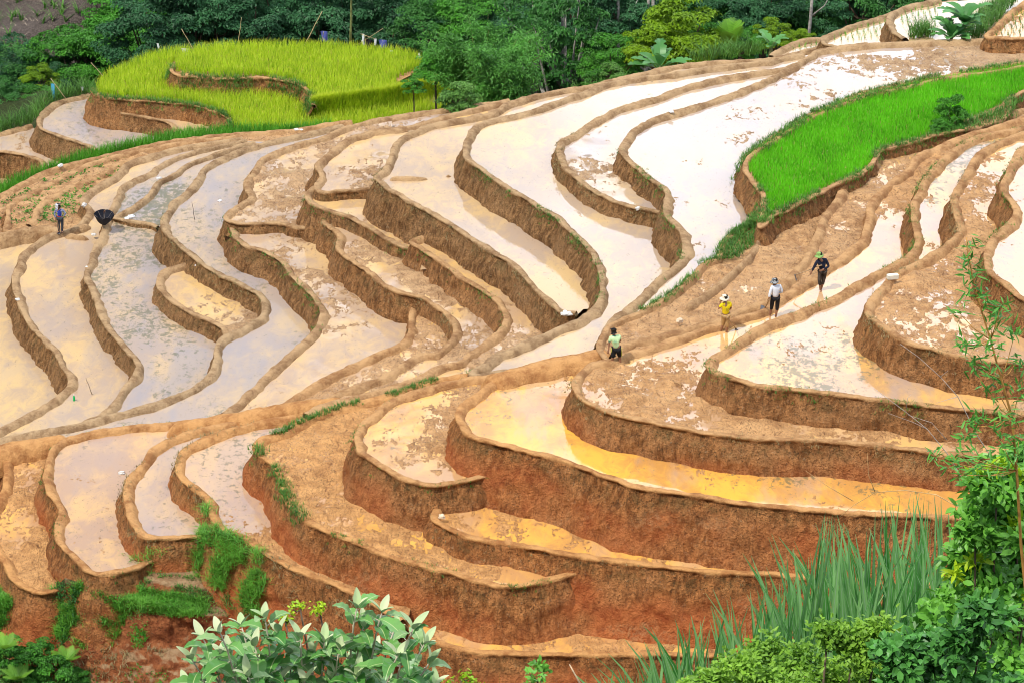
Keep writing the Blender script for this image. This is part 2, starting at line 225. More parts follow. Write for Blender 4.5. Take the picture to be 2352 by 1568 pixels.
# the far hill behind the ridge
terrace('Y4', -21.2, '-40,330 0,352 60,372 110,395', '200,420 200,600 -60,600 -60,350', hue=.4, wet='0,390,.4', drop=2)
terrace('Y3', -19.7, '100,392 97,367 60,355 25,349 0,347 -40,345 -40,305 0,304 40,293 60,290 75,285', '200,300 300,400', hue=.3, wet='20,320,.9 60,310,.5 100,350,.8', drop=2.4)
terrace('Y2', -18.5, '225,342 200,330 160,315 120,302 95,290 88,275 92,262 105,250 125,237 150,228 190,218 215,213', '300,250 420,300 300,400', hue=.2, wet='200,260,1', drop=2.4)
terrace('Y1', -17.7, '395,320 403,305 400,290 380,277 350,270 300,260 270,255 275,245 285,240', '480,260 540,290 480,330', hue=.35, wet='400,270,1', drop=2.0)
terrace('rice_low', -17.0, '530,290 528,272 500,255 450,242 400,235 350,230 300,228 265,226 235,222 215,214 213,205 216,200', '222,190 240,178 300,150 350,126 420,116 600,112 900,116 1010,130 1050,240 1000,266 880,296 700,308 560,310', hue=.6, wet='400,200,0', drop=2.6, dry=.6, bund=.4, wall=True)
terrace('rice_high', -15.9, '722,244 718,225 705,205 680,190 640,182 590,177 540,180 500,178 440,173 405,168 395,158 400,150', '408,140 430,122 460,112 500,108 600,104 750,106 880,116 950,126 985,145 945,165 905,185 915,196 960,200 900,208 830,217 760,227 730,234', hue=.6, wet='400,200,0', drop=2.0, dry=.6, bund=.4)
# paler seedling fields at the head of the ridge
terrace('T0', -2.6, '1990,96 1960,104 1905,103 1893,95 1895,85 1920,72 1960,57 2000,45 2040,33 2060,25 2120,15 2200,0', '2400,-20 2500,100', hue=.1, wet='1950,70,1', drop=3)
terrace('T1', -1.9, '2080,90 2052,70 2042,50 2045,35 2060,25 2090,12 2140,2 2160,-3', '2400,-20 2500,100', hue=.1, wet='2100,30,1', drop=2.6, red=.3)
terrace('T2', -3.6, '1770,128 1800,108 1840,93 1878,87 1900,88', '1930,110 1850,130', hue=.15, wet='1850,100,1', drop=2)
terrace('T3', -.6, '2500,86 2400,86 2300,86 2266,82 2283,66 2310,40 2340,15 2380,-10', '2500,-10', hue=.6, wet='2330,60,.6', drop=1.5)
DYKES = [  # bunds standing alone: line, level of the top at both ends, width
 ('140,534 165,538 195,543 216,541', LV['B'], LV['B'], .5), ('145,529 175,523 195,516 213,508', LV['B']+.05, LV['B']+.05, .7),
 ('880,410 925,408 975,407 998,405', LV['Gm']-.08, LV['Gm']-.08, .5), ('1013,403 1030,401 1046,398', LV['Gm']-.08, LV['Gm']-.08, .5),
 ('1748,522 1738,560 1712,598 1670,635 1620,675 1570,708', LV['M1']+.06, LV['M1']+.04, .45),
 ('-20,543 0,538 50,527 95,519 122,522 142,532', -9.45, -9.4, .8),
 ('1120,872 1176,851 1251,834 1351,814 1415,800', -.95, -.7, 1.3),
 ('170,1000 100,1009 60,1014 0,1026 -40,1032', LV['D']+.15, LV['D']+.05, 1.2),
 ('380,972 440,964 512,953 588,943 663,932 738,921 800,911', -6.25, -4.5, 1.15),
]
def catmull(p, n=6):
    p = [np.array(q) for q in p]; out = []
    p = [2*p[0]-p[1]] + p + [2*p[-1]-p[-2]]
    for i in range(1, len(p)-2):
        a, b, c, d = p[i-1:i+3]
        for k in range(n):
            u = k/n; out.append(.5*((2*b) + (c-a)*u + (2*a-5*b+4*c-d)*u*u + (3*b-a-3*c+d)*u**3))
    out.append(p[-2]); return np.array(out)
def back(pl, z):
    return np.array([P(x, y, z)[:2] for x, y in pl])
def resample(q, step):
    d = np.r_[0, np.cumsum(np.hypot(*np.diff(q, axis=0).T))]
    n = max(3, int(d[-1]/step)+1); s = np.linspace(0, d[-1], n)
    return np.c_[np.interp(s, d, q[:, 0]), np.interp(s, d, q[:, 1])]
def smooth(a, k):
    if len(a) < 2*k+3: return a
    pad = np.vstack([np.repeat(a[:1], k, 0), a, np.repeat(a[-1:], k, 0)]); ker = np.hanning(2*k+3)[1:-1]; ker /= ker.sum()
    return np.c_[tuple(np.convolve(pad[:, i], ker, 'valid') for i in range(a.shape[1]))]
def fnoise(x, y, z=0.0):
    return noise.noise((x, y, z))
def vnoise(arr, sc, off=0.0):
    return np.array([noise.noise((p[0]*sc[0]+off, p[1]*sc[1]-off, p[2]*sc[2]+.37*off)) for p in arr])
STEP = .16
for tr in T:
    z = tr['h']; q = back(catmull(tr['rim']), z); q = resample(smooth(resample(q, STEP), 2), STEP)
    c = back(tr['close'], z)
    tr['line'] = q; poly = np.vstack([q, c]); tr['poly'] = poly
    x, y = poly[:, 0], poly[:, 1]; area = .5*np.sum(x*np.roll(y, -1) - np.roll(x, -1)*y); tr['ccw'] = area > 0
def sweep(q, h, prof, outward, hue, red, seed, drop_from, rough=1.0):
    """sweep a bank profile (u outward, z) along a line; returns verts, quads, attributes"""
    tan = np.gradient(smooth(q, 3), axis=0); tan /= np.maximum(1e-6, np.hypot(*tan.T))[:, None]
    nrm = np.c_[tan[:, 1], -tan[:, 0]]*outward; nrm = smooth(nrm, 4); nrm /= np.maximum(1e-6, np.hypot(*nrm.T))[:, None]
    n, m = len(q), len(prof); U = np.array([p[0] for p in prof]); Z = np.array([p[1] for p in prof])
    s = np.arange(n)*STEP
    wob = np.array([fnoise(a*.35, seed, 1)*.10 + fnoise(a*.9, seed, 7)*.05 + fnoise(a*2.3, seed, 5)*.035 for a in s])*rough
    hz = np.array([fnoise(a*.25, seed, 9)*.06 + fnoise(a*1.1, seed, 3)*.03 + fnoise(a*4.5, seed, 4)*.018 for a in s])*rough
    inn = np.array([1+.55*fnoise(a*.55, seed, 11)+.35*fnoise(a*1.7, seed, 12) for a in s]); U = np.where(U[None] < 0, U[None]*inn[:, None], U[None]*np.ones((n, 1)))
    X = q[:, None, 0] + nrm[:, None, 0]*(U+wob[:, None]); Y = q[:, None, 1] + nrm[:, None, 1]*(U+wob[:, None])
    top = np.clip(1+Z/.5, 0, 1); ZZ = h + Z[None] + hz[:, None]*top[None]
    V = np.stack([X, Y, ZZ], -1).reshape(-1, 3)
    # lumps on the cut face
    U = np.array([p[0] for p in prof]); wgt = np.tile(np.where(U > .05, np.clip((-Z-.05)/.09, 0, 1), 0), n)
    d = vnoise(V, (1.0, 1.0, 1.5), seed)*.14 + vnoise(V, (3.0, 3.0, 2.2), seed+9)*.09 + vnoise(V, (7, 7, 3.5), seed+3)*.045
    nn = np.repeat(nrm, m, 0); V[:, 0] += nn[:, 0]*d*wgt; V[:, 1] += nn[:, 1]*d*wgt
    small = (vnoise(V, (5, 5, 5), seed+20)*.03+vnoise(V, (2.2, 2.2, 2.2), seed+22)*.04)*(1-wgt); V[:, 2] += small
    idx = np.arange(n*m).reshape(n, m)
    a, b, c_, d_ = idx[:-1, :-1].ravel(), idx[1:, :-1].ravel(), idx[1:, 1:].ravel(), idx[:-1, 1:].ravel()
    F = np.c_[a, b, c_, d_] if outward < 0 else np.c_[a, d_, c_, b]
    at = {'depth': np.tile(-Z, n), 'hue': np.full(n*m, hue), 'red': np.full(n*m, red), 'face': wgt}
    return V, F, at, nrm
# ---------------------------------------------------------------- materials of earth and water
def mud_colour(n, hue, big=None):
    f = n.noise(.35, 4); g = n.noise(2.2, 5, .65); k = n.noise(11, 4, .7)
    c1 = n.mix(hue, (.53, .37, .215), (.74, .37, .115))
    c2 = n.mix(hue, (.29, .18, .095), (.40, .17, .045))
    c = n.mix(n.ramp(g, .3, .7), c2, c1)
    c = n.mix(n.ramp(k, .54, .68, 0, .7), c, (.14, .075, .035))
    return n.mix(n.ramp(f, .35, .7, 0, .45), c, n.mix(hue, (.60, .44, .28), (.78, .40, .13)))
def bank_material():
    n = NT('bank_earth'); depth, hue, red, face = n.attr('depth'), n.attr('hue'), n.attr('red'), n.attr('face')
    streak = n.noise((4.5, 4.5, 1.3), 5, .7); lump = n.noise(2.0, 5, .7); fine = n.noise(14, 4, .7); big = n.noise(.28, 3)
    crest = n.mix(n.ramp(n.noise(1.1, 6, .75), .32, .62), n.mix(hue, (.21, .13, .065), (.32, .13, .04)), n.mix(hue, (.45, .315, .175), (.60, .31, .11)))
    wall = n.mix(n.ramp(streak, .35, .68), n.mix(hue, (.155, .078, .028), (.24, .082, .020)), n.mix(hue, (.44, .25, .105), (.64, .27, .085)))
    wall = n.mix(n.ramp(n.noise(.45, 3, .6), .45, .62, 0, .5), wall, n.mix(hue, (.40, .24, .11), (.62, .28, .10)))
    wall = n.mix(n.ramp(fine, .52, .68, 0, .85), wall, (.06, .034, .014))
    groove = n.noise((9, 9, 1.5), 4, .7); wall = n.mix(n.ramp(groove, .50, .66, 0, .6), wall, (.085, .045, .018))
    wall = n.mix(n.ramp(n.noise(5.5, 4, .8), .58, .70, 0, .55), wall, (.50, .34, .19))
    redc = n.mix(n.ramp(lump, .35, .65), (.40, .085, .022), (.64, .20, .06))
    dz = n.math('ADD', depth, n.math('MULTIPLY', n.math('SUBTRACT', big, .5), 2.2))
    rmask = n.math('MULTIPLY', n.ramp(dz, .5, 1.3), n.math('MULTIPLY', red, n.ramp(big, .42, .56, .35, 1.2)), clamp=True)
    wall = n.mix(rmask, wall, redc)
    pale = n.math('MULTIPLY', n.ramp(n.noise((.5, .5, .9), 4, .6), .54, .64), n.math('MULTIPLY', n.ramp(depth, .5, .9), n.ramp(n.noise(6, 4, .8), .42, .6))); wall = n.mix(n.math('MULTIPLY', pale, n.math('ADD', .12, n.math('MULTIPLY', red, .45))), wall, (.56, .33, .15))
    # a green-grey weathered lip just under the crest
    lipn = n.math('MULTIPLY', n.ramp(n.noise(1.5, 5, .7), .48, .62), n.math('MULTIPLY', n.ramp(depth, .08, .2), n.ramp(depth, .9, .35)))
    wall = n.mix(n.math('MULTIPLY', lipn, .38), wall, (.10, .095, .035))
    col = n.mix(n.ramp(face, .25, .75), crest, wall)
    n.set('Base Color', col); n.set('Roughness', .92); n.set('Specular IOR Level', .25)
    h = n.math('ADD', n.math('SUBTRACT', n.math('MULTIPLY', streak, .8), n.math('MULTIPLY', groove, .5)), n.math('ADD', n.math('MULTIPLY', fine, .35), lump))
    n.set('Normal', n.bump(h, n.mixf(face, .55, 1.0), .30)); return n.m
def field_material():
    n = NT('paddy_mud_and_water'); hue, wet, dry, wd, sky_tint = n.attr('hue'), n.attr('wet'), n.attr('dry'), n.attr('weed'), n.attr('sky_tint')
    a = n.noise((.55, .38, 1), 3, .5); b = n.noise((2.6, 1.5, 1), 5, .62, dist=.6); c = n.noise((9, 5, 1), 3, .6)
    hgt = n.math('ADD', n.math('MULTIPLY', a, .36), n.math('ADD', n.math('MULTIPLY', b, .42), n.math('MULTIPLY', c, .22))); hgt = n.math('ADD', hgt, n.math('MULTIPLY', n.attr('clod'), .35))
    thr = n.ramp(wet, 0, 1, .385, .625, smooth=False)
    mask = n.ramp(n.math('SUBTRACT', thr, hgt), -.004, .012)          # 1 = water
    full = n.ramp(wet, .94, .985); mask = n.math('MAXIMUM', mask, full)
    damp = n.ramp(n.math('SUBTRACT', thr, hgt), -.06, 0)
    # mud
    mc = mud_colour(n, hue); litter = n.noise((13, 9, 1), 4, .75, dist=1.5)
    lp = n.ramp(n.noise((.9, .7, 1), 4, .6), .42, .62)
    mc = n.mix(n.math('MULTIPLY', n.ramp(litter, .55, .64), n.math('MULTIPLY', lp, .85)), mc, (.065, .05, .022))
    mc = n.mix(n.ramp(n.noise((4.5, 2.6, 1), 5, .8, dist=1.2), .54, .63, 0, .75), mc, n.mix(hue, (.15, .085, .04), (.20, .08, .025)))
    mc = n.mix(n.math('MULTIPLY', n.ramp(n.noise((6, 4, 1), 5, .8, dist=1), .60, .68), dry), mc, (.13, .16, .06))
    shal = n.ramp(n.math('SUBTRACT', thr, hgt), -.03, .0); mc = n.mix(n.math('MULTIPLY', shal, .55), mc, n.mix(hue, (.30, .195, .115), (.40, .18, .06)))
    # water: opaque with silt, dark threads of weed floating in it
    wc = n.mix(hue, (.64, .45, .20), (.86, .43, .045))
    silt = n.math('ADD', n.math('MULTIPLY', n.noise((.33, .22, 1), 4, .6), .6), n.math('MULTIPLY', n.noise((1.6, .9, 1), 5, .7, dist=.8), .4))
    wc = n.mix(n.ramp(silt, .40, .58), wc, n.mix(hue, (.47, .35, .22), (.58, .26, .045)))
    wc = n.mix(n.math('MULTIPLY', sky_tint, .62), wc, n.mix(n.ramp(silt, .35, .65), (.40, .33, .30), (.33, .31, .345)))  # grey-lavender sky reflection painted into the water colour, per field
    weed = n.noise((4.0, 3.2, 1), 5, .76, dist=.5); wp = n.noise((.25, .18, 1), 3, .6)
    wt = n.math('SUBTRACT', .765, n.math('MULTIPLY', wd, n.ramp(wp, .35, .62, .12, .34)))
    wm = n.ramp(n.math('SUBTRACT', weed, wt), -.03, .03); sp = n.ramp(n.noise((9, 4.5, 1), 3, .7, dist=.8), .63, .68); wm = n.math('MAXIMUM', wm, n.math('MULTIPLY', sp, n.ramp(wp, .40, .60, .25, .9)))
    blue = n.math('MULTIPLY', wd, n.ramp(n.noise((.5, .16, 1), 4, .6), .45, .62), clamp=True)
    wc = n.mix(n.math('MULTIPLY', blue, .75), wc, n.mix(hue, (.27, .28, .33), (.46, .32, .24)))  # patches of silt, with dull sky reflection painted in as grey-blue
    wc = n.mix(n.math('MULTIPLY', wm, .72), wc, n.mix(wd, (.19, .14, .09), (.10, .115, .05)))
    n.set('Base Color', n.mix(mask, mc, wc))
    wr = n.ramp(n.noise((1.1, .5, 1), 4, .6), .35, .7, .015, .10)
    n.set('Roughness', n.mixf(mask, n.mixf(damp, .85, .38), n.mixf(wm, wr, .3)))
    n.set('IOR', n.mixf(mask, 1.4, 1.55)); n.set('Specular IOR Level', .5)
    mb = n.math('ADD', n.math('MULTIPLY', hgt, 3.2), n.math('MULTIPLY', n.noise(14, 4, .7), .35))
    wb = n.noise((2.0, 5.5, 1), 2, .5)
    bm = n.bump(mb, n.mixf(mask, .95, 0.0), .20)
    n.set('Normal', n.bump(wb, n.mixf(mask, 0.0, .12), .006, nrm=bm)); return n.m
BANK = bank_material(); FIELD = field_material()
def bank_profile(drop, k=1.0):
    p = [(-.38*k, -.38), (-.27*k, -.22), (-.19*k, -.11), (-.13*k, -.035), (-.06, -.005), (.02, .0), (.10, .0), (.135, -.012), (.145, -.05), (.135, -.10), (.10, -.16)]
    z = -.26
    while z > -drop:
        p.append((.12 + .37*(-z-.15) + .02*math.sin(z*5), z)); z -= .14
    return p
FINE = 'O N M1 M2 R P Q T F0 Fa F F1 R2 E E1 X G D0 I a b c'.split()
def inpoly(px, py, poly):
    c = np.zeros(len(px), bool); j = len(poly)-1
    for i in range(len(poly)):
        xi, yi = poly[i][:2]; xj, yj = poly[j][:2]
        c ^= ((yi > py) != (yj > py)) & (px < (xj-xi)*(py-yi)/(yj-yi+1e-12)+xi); j = i
    return c
def proj(x, y, z):
    """photo position of world points"""
    dz = z-CAMZ; dep = y*cp - dz*sp; return W0/2 + FPX*x/dep, H0/2 - FPX*(y*sp+dz*cp)/dep
BH = dict(V=.85, U=.85, S=.95, X=1, R=.95, T=1, Q=1, P=.75, O=.9, G=.5, F0=.45, Fa=.6, N=.6)
SKY_TINT = dict(A=.2, B=.3, C=.7, Cf=.9, D=.75, D0=.1, E=.45, E1=.35, U=.85, S=.9, V=.6, G=.1, Gm=.35, H=.4, I=.7, W=.8, R1=.15, R2=.3, R3=.7, N=.35, Y1=.5, Y2=.95, Y3=.8, F1=.4, P=.15, O=.0)
SAMPLES = []      # (x, y, level, base) along all rims, for the ground sheet below
TUFTS = []        # places along rims where grass may grow: (x, y, z, nx, ny, key)
for k, tr in enumerate(T):
    q, h = tr['line'], tr['h']; outward = 1 if tr['ccw'] else -1
    V, F, at, nrm = sweep(q, h, bank_profile(tr['drop'], max(.6, tr['bund'])), outward, BH.get(tr['key'], tr['hue']), tr['red'], k*7.3, 0)
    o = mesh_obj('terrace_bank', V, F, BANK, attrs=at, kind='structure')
    tr['nrm'] = nrm
    for i in range(0, len(q), 8): SAMPLES.append((q[i, 0]+nrm[i, 0]*1.0, q[i, 1]+nrm[i, 1]*1.0, h, tr['base']))
    # flooded or muddy floor
    poly = tr['poly']; wl = h - .2
    bd = [Vector((float(p[0]), float(p[1]))) for p in np.vstack([q[::3], back(tr['close'], h)])]
    xs, ys = poly[:, 0], poly[:, 1]; fine = tr['key'] in FINE; g = .42 if fine else 1.3
    AX, AY = np.meshgrid(np.arange(xs.min()+.4, min(xs.max(), 75), g), np.arange(ys.min()+.4, ys.max(), g)); AX = AX.ravel(); AY = AY.ravel()
    if fine: AX = AX+rng.uniform(-.12, .12, AX.size); AY = AY+rng.uniform(-.12, .12, AX.size)
    qx, qy = proj(AX, AY, wl); ok = inpoly(AX, AY, poly)
    if fine: ok &= (qx > -60) & (qx < 2420) & (qy > -60) & (qy < 1640)
    inner = [Vector((float(a), float(b))) for a, b in zip(AX[ok], AY[ok])]
    nb = len(bd); res = geometry.delaunay_2d_cdt(bd + inner, [(i, (i+1) % nb) for i in range(nb)], [], 1, 1e-4)
    vv = np.array([[v.x, v.y, wl] for v in res[0]]); ff = [tuple(f) for f in res[2]]
    if not ff: print('EMPTY', tr['key']); continue
    wp = np.array([(*P(x, y, h)[:2], w_) for x, y, w_ in tr['wet']])
    d2 = ((vv[:, None, 0]-wp[None, :, 0])**2 + (vv[:, None, 1]-wp[None, :, 1])**2 + .3)**-1.5
    wet = (d2*wp[None, :, 2]).sum(1)/d2.sum(1); wet = np.clip(wet+(.14 if tr['key'] in 'QT' else 0)*(wet > .2), 0, 1)
    clod = np.zeros(len(vv))
    if fine:
        cn = vnoise(np.c_[vv[:, 0]*.75, vv[:, 1], np.zeros(len(vv))], (.9, .9, 1), k*3.3)*.6 + vnoise(vv, (2.3, 2.3, 1), k)*.55
        clod = np.clip(cn-.02, 0, 1)*np.clip((.97-wet)*1.6, 0, 1); clod[:nb] = 0; vv[:, 2] += clod*.42
    mesh_obj('paddy_water' if wet.mean() > .5 else 'paddy_mud', vv, ff, FIELD, attrs={'wet': wet, 'clod': clod, 'hue': np.full(len(vv), tr['hue']), 'dry': np.full(len(vv), tr['dry']), 'weed': np.full(len(vv), tr['weed']), 'sky_tint': np.full(len(vv), SKY_TINT.get(tr['key'], .15))}, kind='structure')
def dyke(line, h, h2, wid=1.0, hue=.3, red=0):
    px = catmull(pts(line)); zz = np.linspace(h, h2, len(px)); q3 = np.array([P(x, y, z) for (x, y), z in zip(px, zz)])
    q = resample(smooth(resample(q3[:, :2], STEP), 2), STEP); zq = np.interp(np.linspace(0, 1, len(q)), np.linspace(0, 1, len(zz)), zz)
    prof = [(-.62*wid, -.9), (-.46*wid, -.35), (-.33*wid, -.13), (-.2*wid, -.02), (-.06*wid, .02), (.08*wid, .02), (.2*wid, -.03), (.33*wid, -.16), (.46*wid, -.38), (.62*wid, -.9)]
    V, F, at, _ = sweep(q, 0, prof, 1, hue, red, h*3.1, 0); V[:, 2] += np.repeat(zq, len(prof)); at['face'] = at['face']*0
    e = np.repeat(np.clip(np.minimum(np.arange(len(q)), len(q)-1-np.arange(len(q)))*STEP/.5, 0, 1), len(prof)); V[:, 2] -= (1-e)**2*.45
    mesh_obj('earth_dyke', V, F, BANK, attrs=at, kind='structure')
for l_, h_, h2_, w_ in DYKES: dyke(l_, h_, h2_, w_, .95 if w_ > 1.12 else .3)
# ---------------------------------------------------------------- the ground sheet under and around the terraces
CT = []
def ctl(x, y, z): CT.append((*P(x, y, z)[:2], z))
S_ = np.array(SAMPLES)
for i in range(0, len(S_)):
    d = (S_[:, 0]-S_[i, 0])**2 + (S_[:, 1]-S_[i, 1])**2; m = d < 6.5
    z = (S_[m, 2]-S_[m, 3]).min(); CT.append((S_[i, 0], S_[i, 1], z))
CT = CT[::2]
for x, y in pts('588,303 500,311 400,322 300,342 225,360 150,380 88,400 0,445'):
    q = P(x, y, -10.4); CT.append((q[0], q[1]+1.5, -13.6)); CT.append((q[0], q[1]+3, -14.2))
# red slope and grassy shelf under the lowest terraces (photo position, level)
for x, y, z in [(0,1400,-10.5),(100,1400,-10.5),(200,1400,-10.2),(300,1400,-10),(400,1400,-10),(500,1420,-10),(600,1450,-10.5),(0,1568,-14),(200,1568,-14),(400,1568,-14),(600,1568,-13),(760,1480,-9.3),(850,1500,-9.3),(950,1560,-9.8),(1100,1568,-9.2),(1300,1568,-9.0),(1500,1568,-9.0),(1800,1568,-9),(700,1568,-11)]: ctl(x, y, z)
for x_ in np.arange(-24, -1, 2.2):
    for y_, z_ in ((90.5, -11.5), (89, -13.5), (87, -15.5), (84.5, -17.5), (82, -19)): CT.append((x_, y_, z_))
RB = resample(np.array([P(x, y, z)[:2] for (x, y), z in zip(pts(RIDGE_R), np.linspace(-6, -1.1, len(pts(RIDGE_R))))]), 1.6)
for a_, b_ in RB:
    for dy_, dz_ in ((2.2, 5.0), (4.5, 9), (8, 14), (14, 20)):
        CT.append((a_, b_+dy_, -3.0-dz_))
for x, y, z in [(-60,75,-26),(0,72,-27),(60,78,-20),(-80,100,-18),(80,100,-8),(-40,60,-28),(50,58,-20),(0,48,-22),(-90,50,-20),(90,50,-6)]: CT.append((x, y, z))
# the near bank the photographer looks over
for x in (-60, -30, -12, -6, 0, 6, 12, 30, 60):
    lift = .8 if x > 0 else 0
    for y, z in ((3, 40.6), (8, 37.2), (14, 32.9), (18, 29.6), (24, 23.0), (34, 8)): CT.append((x, y, z + lift*(1 if y < 20 else 0)))
# far side: ravine and the wooded slope beyond
for x in (-130, -90, -60, -42, -25, -8, 8, 25, 42, 70, 110, 150):
    r = max(0, x)*.06
    for y, z in ((160 if x > -35 else 184, -26 if x > -35 else -25), (172, -30), (188, -31), (203, -28), (218, -22), (235, -12), (265, 8), (320, 34), (420, 72)):
        if y < 176 and x < -35: continue
        CT.append((x, y, z + r))
for x, y, d, z in [(100,200,184,-21.5),(250,200,184,-20.5),(50,100,188,-19),(200,60,190,-17.5),(350,40,190,-17.5),(150,0,196,-15),(400,0,196,-15)]:
    q = PD(x, y, d); CT.append((q[0], q[1], z))
for x, y, z in [(20,260,-17),(80,235,-16.5),(140,215,-16),(200,205,-14.5),(0,300,-17.5)]: ctl(x, y, z)
for x in (-600, -200, 0, 200, 600):
    CT.append((x, 600, 120)); CT.append((x, 900, 160)); CT.append((x, -150, 80)); CT.append((x, -20, 46))
for y in (0, 100, 200, 300): CT.append((-500, y, 20)); CT.append((500, y, 60)); CT.append((160, y, 12))
CT = np.array(CT)
def gz(x, y):
    x = np.atleast_1d(np.asarray(x, float)); y = np.atleast_1d(np.asarray(y, float)); out = np.empty(len(x))
    for i in range(0, len(x), 2000):
        d2 = (x[i:i+2000, None]-CT[None, :, 0])**2 + (y[i:i+2000, None]-CT[None, :, 1])**2 + .4
        w_ = d2**-2.0; out[i:i+2000] = (w_*CT[None, :, 2]).sum(1)/w_.sum(1)
    return out
def axis(a, b, fine0, fine1, st, mx):
    v = [fine0]; s_ = st
    while v[-1] < fine1: v.append(v[-1]+st)
    while v[-1] < b: s_ = min(mx, s_*1.25); v.append(v[-1]+s_)
    lo = [fine0]; s_ = st
    while lo[-1] > a: s_ = min(mx, s_*1.25); lo.append(lo[-1]-s_)
    return np.array(lo[:0:-1]+v)
GX = axis(-700, 700, -46, 52, .75, 60); GY = axis(-200, 1000, 2, 215, .75, 60)
gx, gy = np.meshgrid(GX, GY); gx, gy = gx.ravel(), gy.ravel(); gzv = gz(gx, gy)
rough = vnoise(np.c_[gx, gy, gzv*.6], (.45, .45, .45), 2)*.45 + vnoise(np.c_[gx, gy, gzv], (1.3, 1.3, 1.3), 7)*.22
near_cliff = ((gy < 110) & (gy > 70) & (gx < -2)).astype(float)
gzv = gzv + rough*(.45 + .9*near_cliff)
def ground_material():
    n = NT('ground_soil'); f = n.noise(.5, 5, .65); g = n.noise(2.5, 6, .7); k = n.noise(9, 4, .7)
    soil = n.mix(n.ramp(g, .35, .65), (.22, .062, .022), (.42, .15, .055))
    soil = n.mix(n.ramp(k, .54, .7, 0, .8), soil, (.08, .04, .018))
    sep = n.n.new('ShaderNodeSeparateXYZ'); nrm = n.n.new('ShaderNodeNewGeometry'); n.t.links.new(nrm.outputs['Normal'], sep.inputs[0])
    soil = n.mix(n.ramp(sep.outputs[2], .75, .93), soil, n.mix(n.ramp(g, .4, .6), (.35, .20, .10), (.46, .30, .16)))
    gr = n.attr('grass'); gm = n.ramp(n.math('ADD', n.math('MULTIPLY', f, .8), gr), .72, .86)
    col = n.mix(gm, soil, n.mix(n.ramp(k, .35, .65), (.022, .034, .010), (.055, .075, .02)))
    maize = n.attr('maize'); col = n.mix(maize, col, n.mix(n.ramp(k, .4, .62), (.075, .06, .05), (.17, .135, .115)))
    n.set('Base Color', col); n.set('Roughness', .95); n.set('Specular IOR Level', .2)
    n.set('Normal', n.bump(n.math('ADD', g, n.math('MULTIPLY', k, .4)), 1.0, .3)); return n.m
GROUND = ground_material()
idx = np.arange(len(GX)*len(GY)).reshape(len(GY), len(GX))
F = np.c_[idx[:-1, :-1].ravel(), idx[:-1, 1:].ravel(), idx[1:, 1:].ravel(), idx[1:, :-1].ravel()]
# where the sheet is overgrown: everything beyond the ridge and the near bank; patchy on the red slope
dist_g = np.hypot(gx, gy)
gr = np.where(gy > 126, .55, np.where((gy < 60) | (gx > 24) | (gx < -27), .5, 0.02)).astype(float)
qm = np.array([PD(x, y, 188)[:2] for x, y in ((-60,-40),(470,-40),(330,60),(200,215),(-60,230))])
PX, PY = proj(gx, np.maximum(gy, 1), gzv)
mz = (inpoly(PX, PY, [(-80,-80),(480,-80),(440,40),(330,60),(250,120),(170,150),(120,230),(-80,230)]) & (gy > 178) & (gy < 240)).astype(float)
shelf = (inpoly(PX, PY, [(0,1330),(60,1345),(190,1335),(250,1320),(470,1280),(560,1290),(640,1380),(560,1420),(430,1400),(330,1380),(250,1400),(300,1480),(180,1500),(150,1420),(120,1500),(0,1568)]) & (gy > 70) & (gy < 120)).astype(float)
gr = np.maximum(gr, shelf*.42)
mesh_obj('ground', np.c_[gx, gy, gzv], F, GROUND, attrs={'grass': gr, 'maize': mz}, kind='structure')

# ---------------------------------------------------------------- foliage
def leaf_material(name, dark, lite, rough=.5, trans=.25, sc=.35, tip=None):
    n = NT(name); big = n.noise(sc, 3, .5); lf = n.attr('rnd')
    c = n.mix(n.ramp(big, .35, .65), dark, lite)
    c2 = n.mix(n.math('MULTIPLY', lf, .55), c, tuple(min(1, v*1.9) for v in lite))
    if tip: c2 = n.mix(n.ramp(n.attr('tip'), .4, 1), c2, tip)
    n.set('Base Color', c2); n.set('Roughness', rough); n.set('Specular IOR Level', .35)
    tr_ = n.n.new('ShaderNodeBsdfTranslucent'); n.t.links.new(c2, tr_.inputs[0])
    mx = n.n.new('ShaderNodeMixShader'); mx.inputs[0].default_value = trans
    n.t.links.new(n.b.outputs[0], mx.inputs[1]); n.t.links.new(tr_.outputs[0], mx.inputs[2]); n.t.links.new(mx.outputs[0], n.out.inputs['Surface'])
    return n.m
def unit(v): return v/np.maximum(1e-9, np.linalg.norm(v, axis=-1, keepdims=True))
def leaf_cards(C, D, N, L, Wd, fold=.25, r=None):
    """one four-sided folded leaf per row: base C, direction D, normal N, length L, width Wd"""
    r = rng if r is None else r
    D = unit(D); S = unit(np.cross(D, N)); N = np.cross(S, D); L = L[:, None]; Wd = Wd[:, None]
    a = C; b = C + D*L*.45 + S*Wd*.5 + N*Wd*fold; c = C + D*L - N*L*.12; d = C + D*L*.45 - S*Wd*.5 + N*Wd*fold
    V = np.stack([a, b, c, d], 1).reshape(-1, 3); k = np.arange(len(C))*4
    F = np.c_[k, k+1, k+2, k+3]; rn = np.repeat(r.random(len(C)), 4)
    return V, F, rn
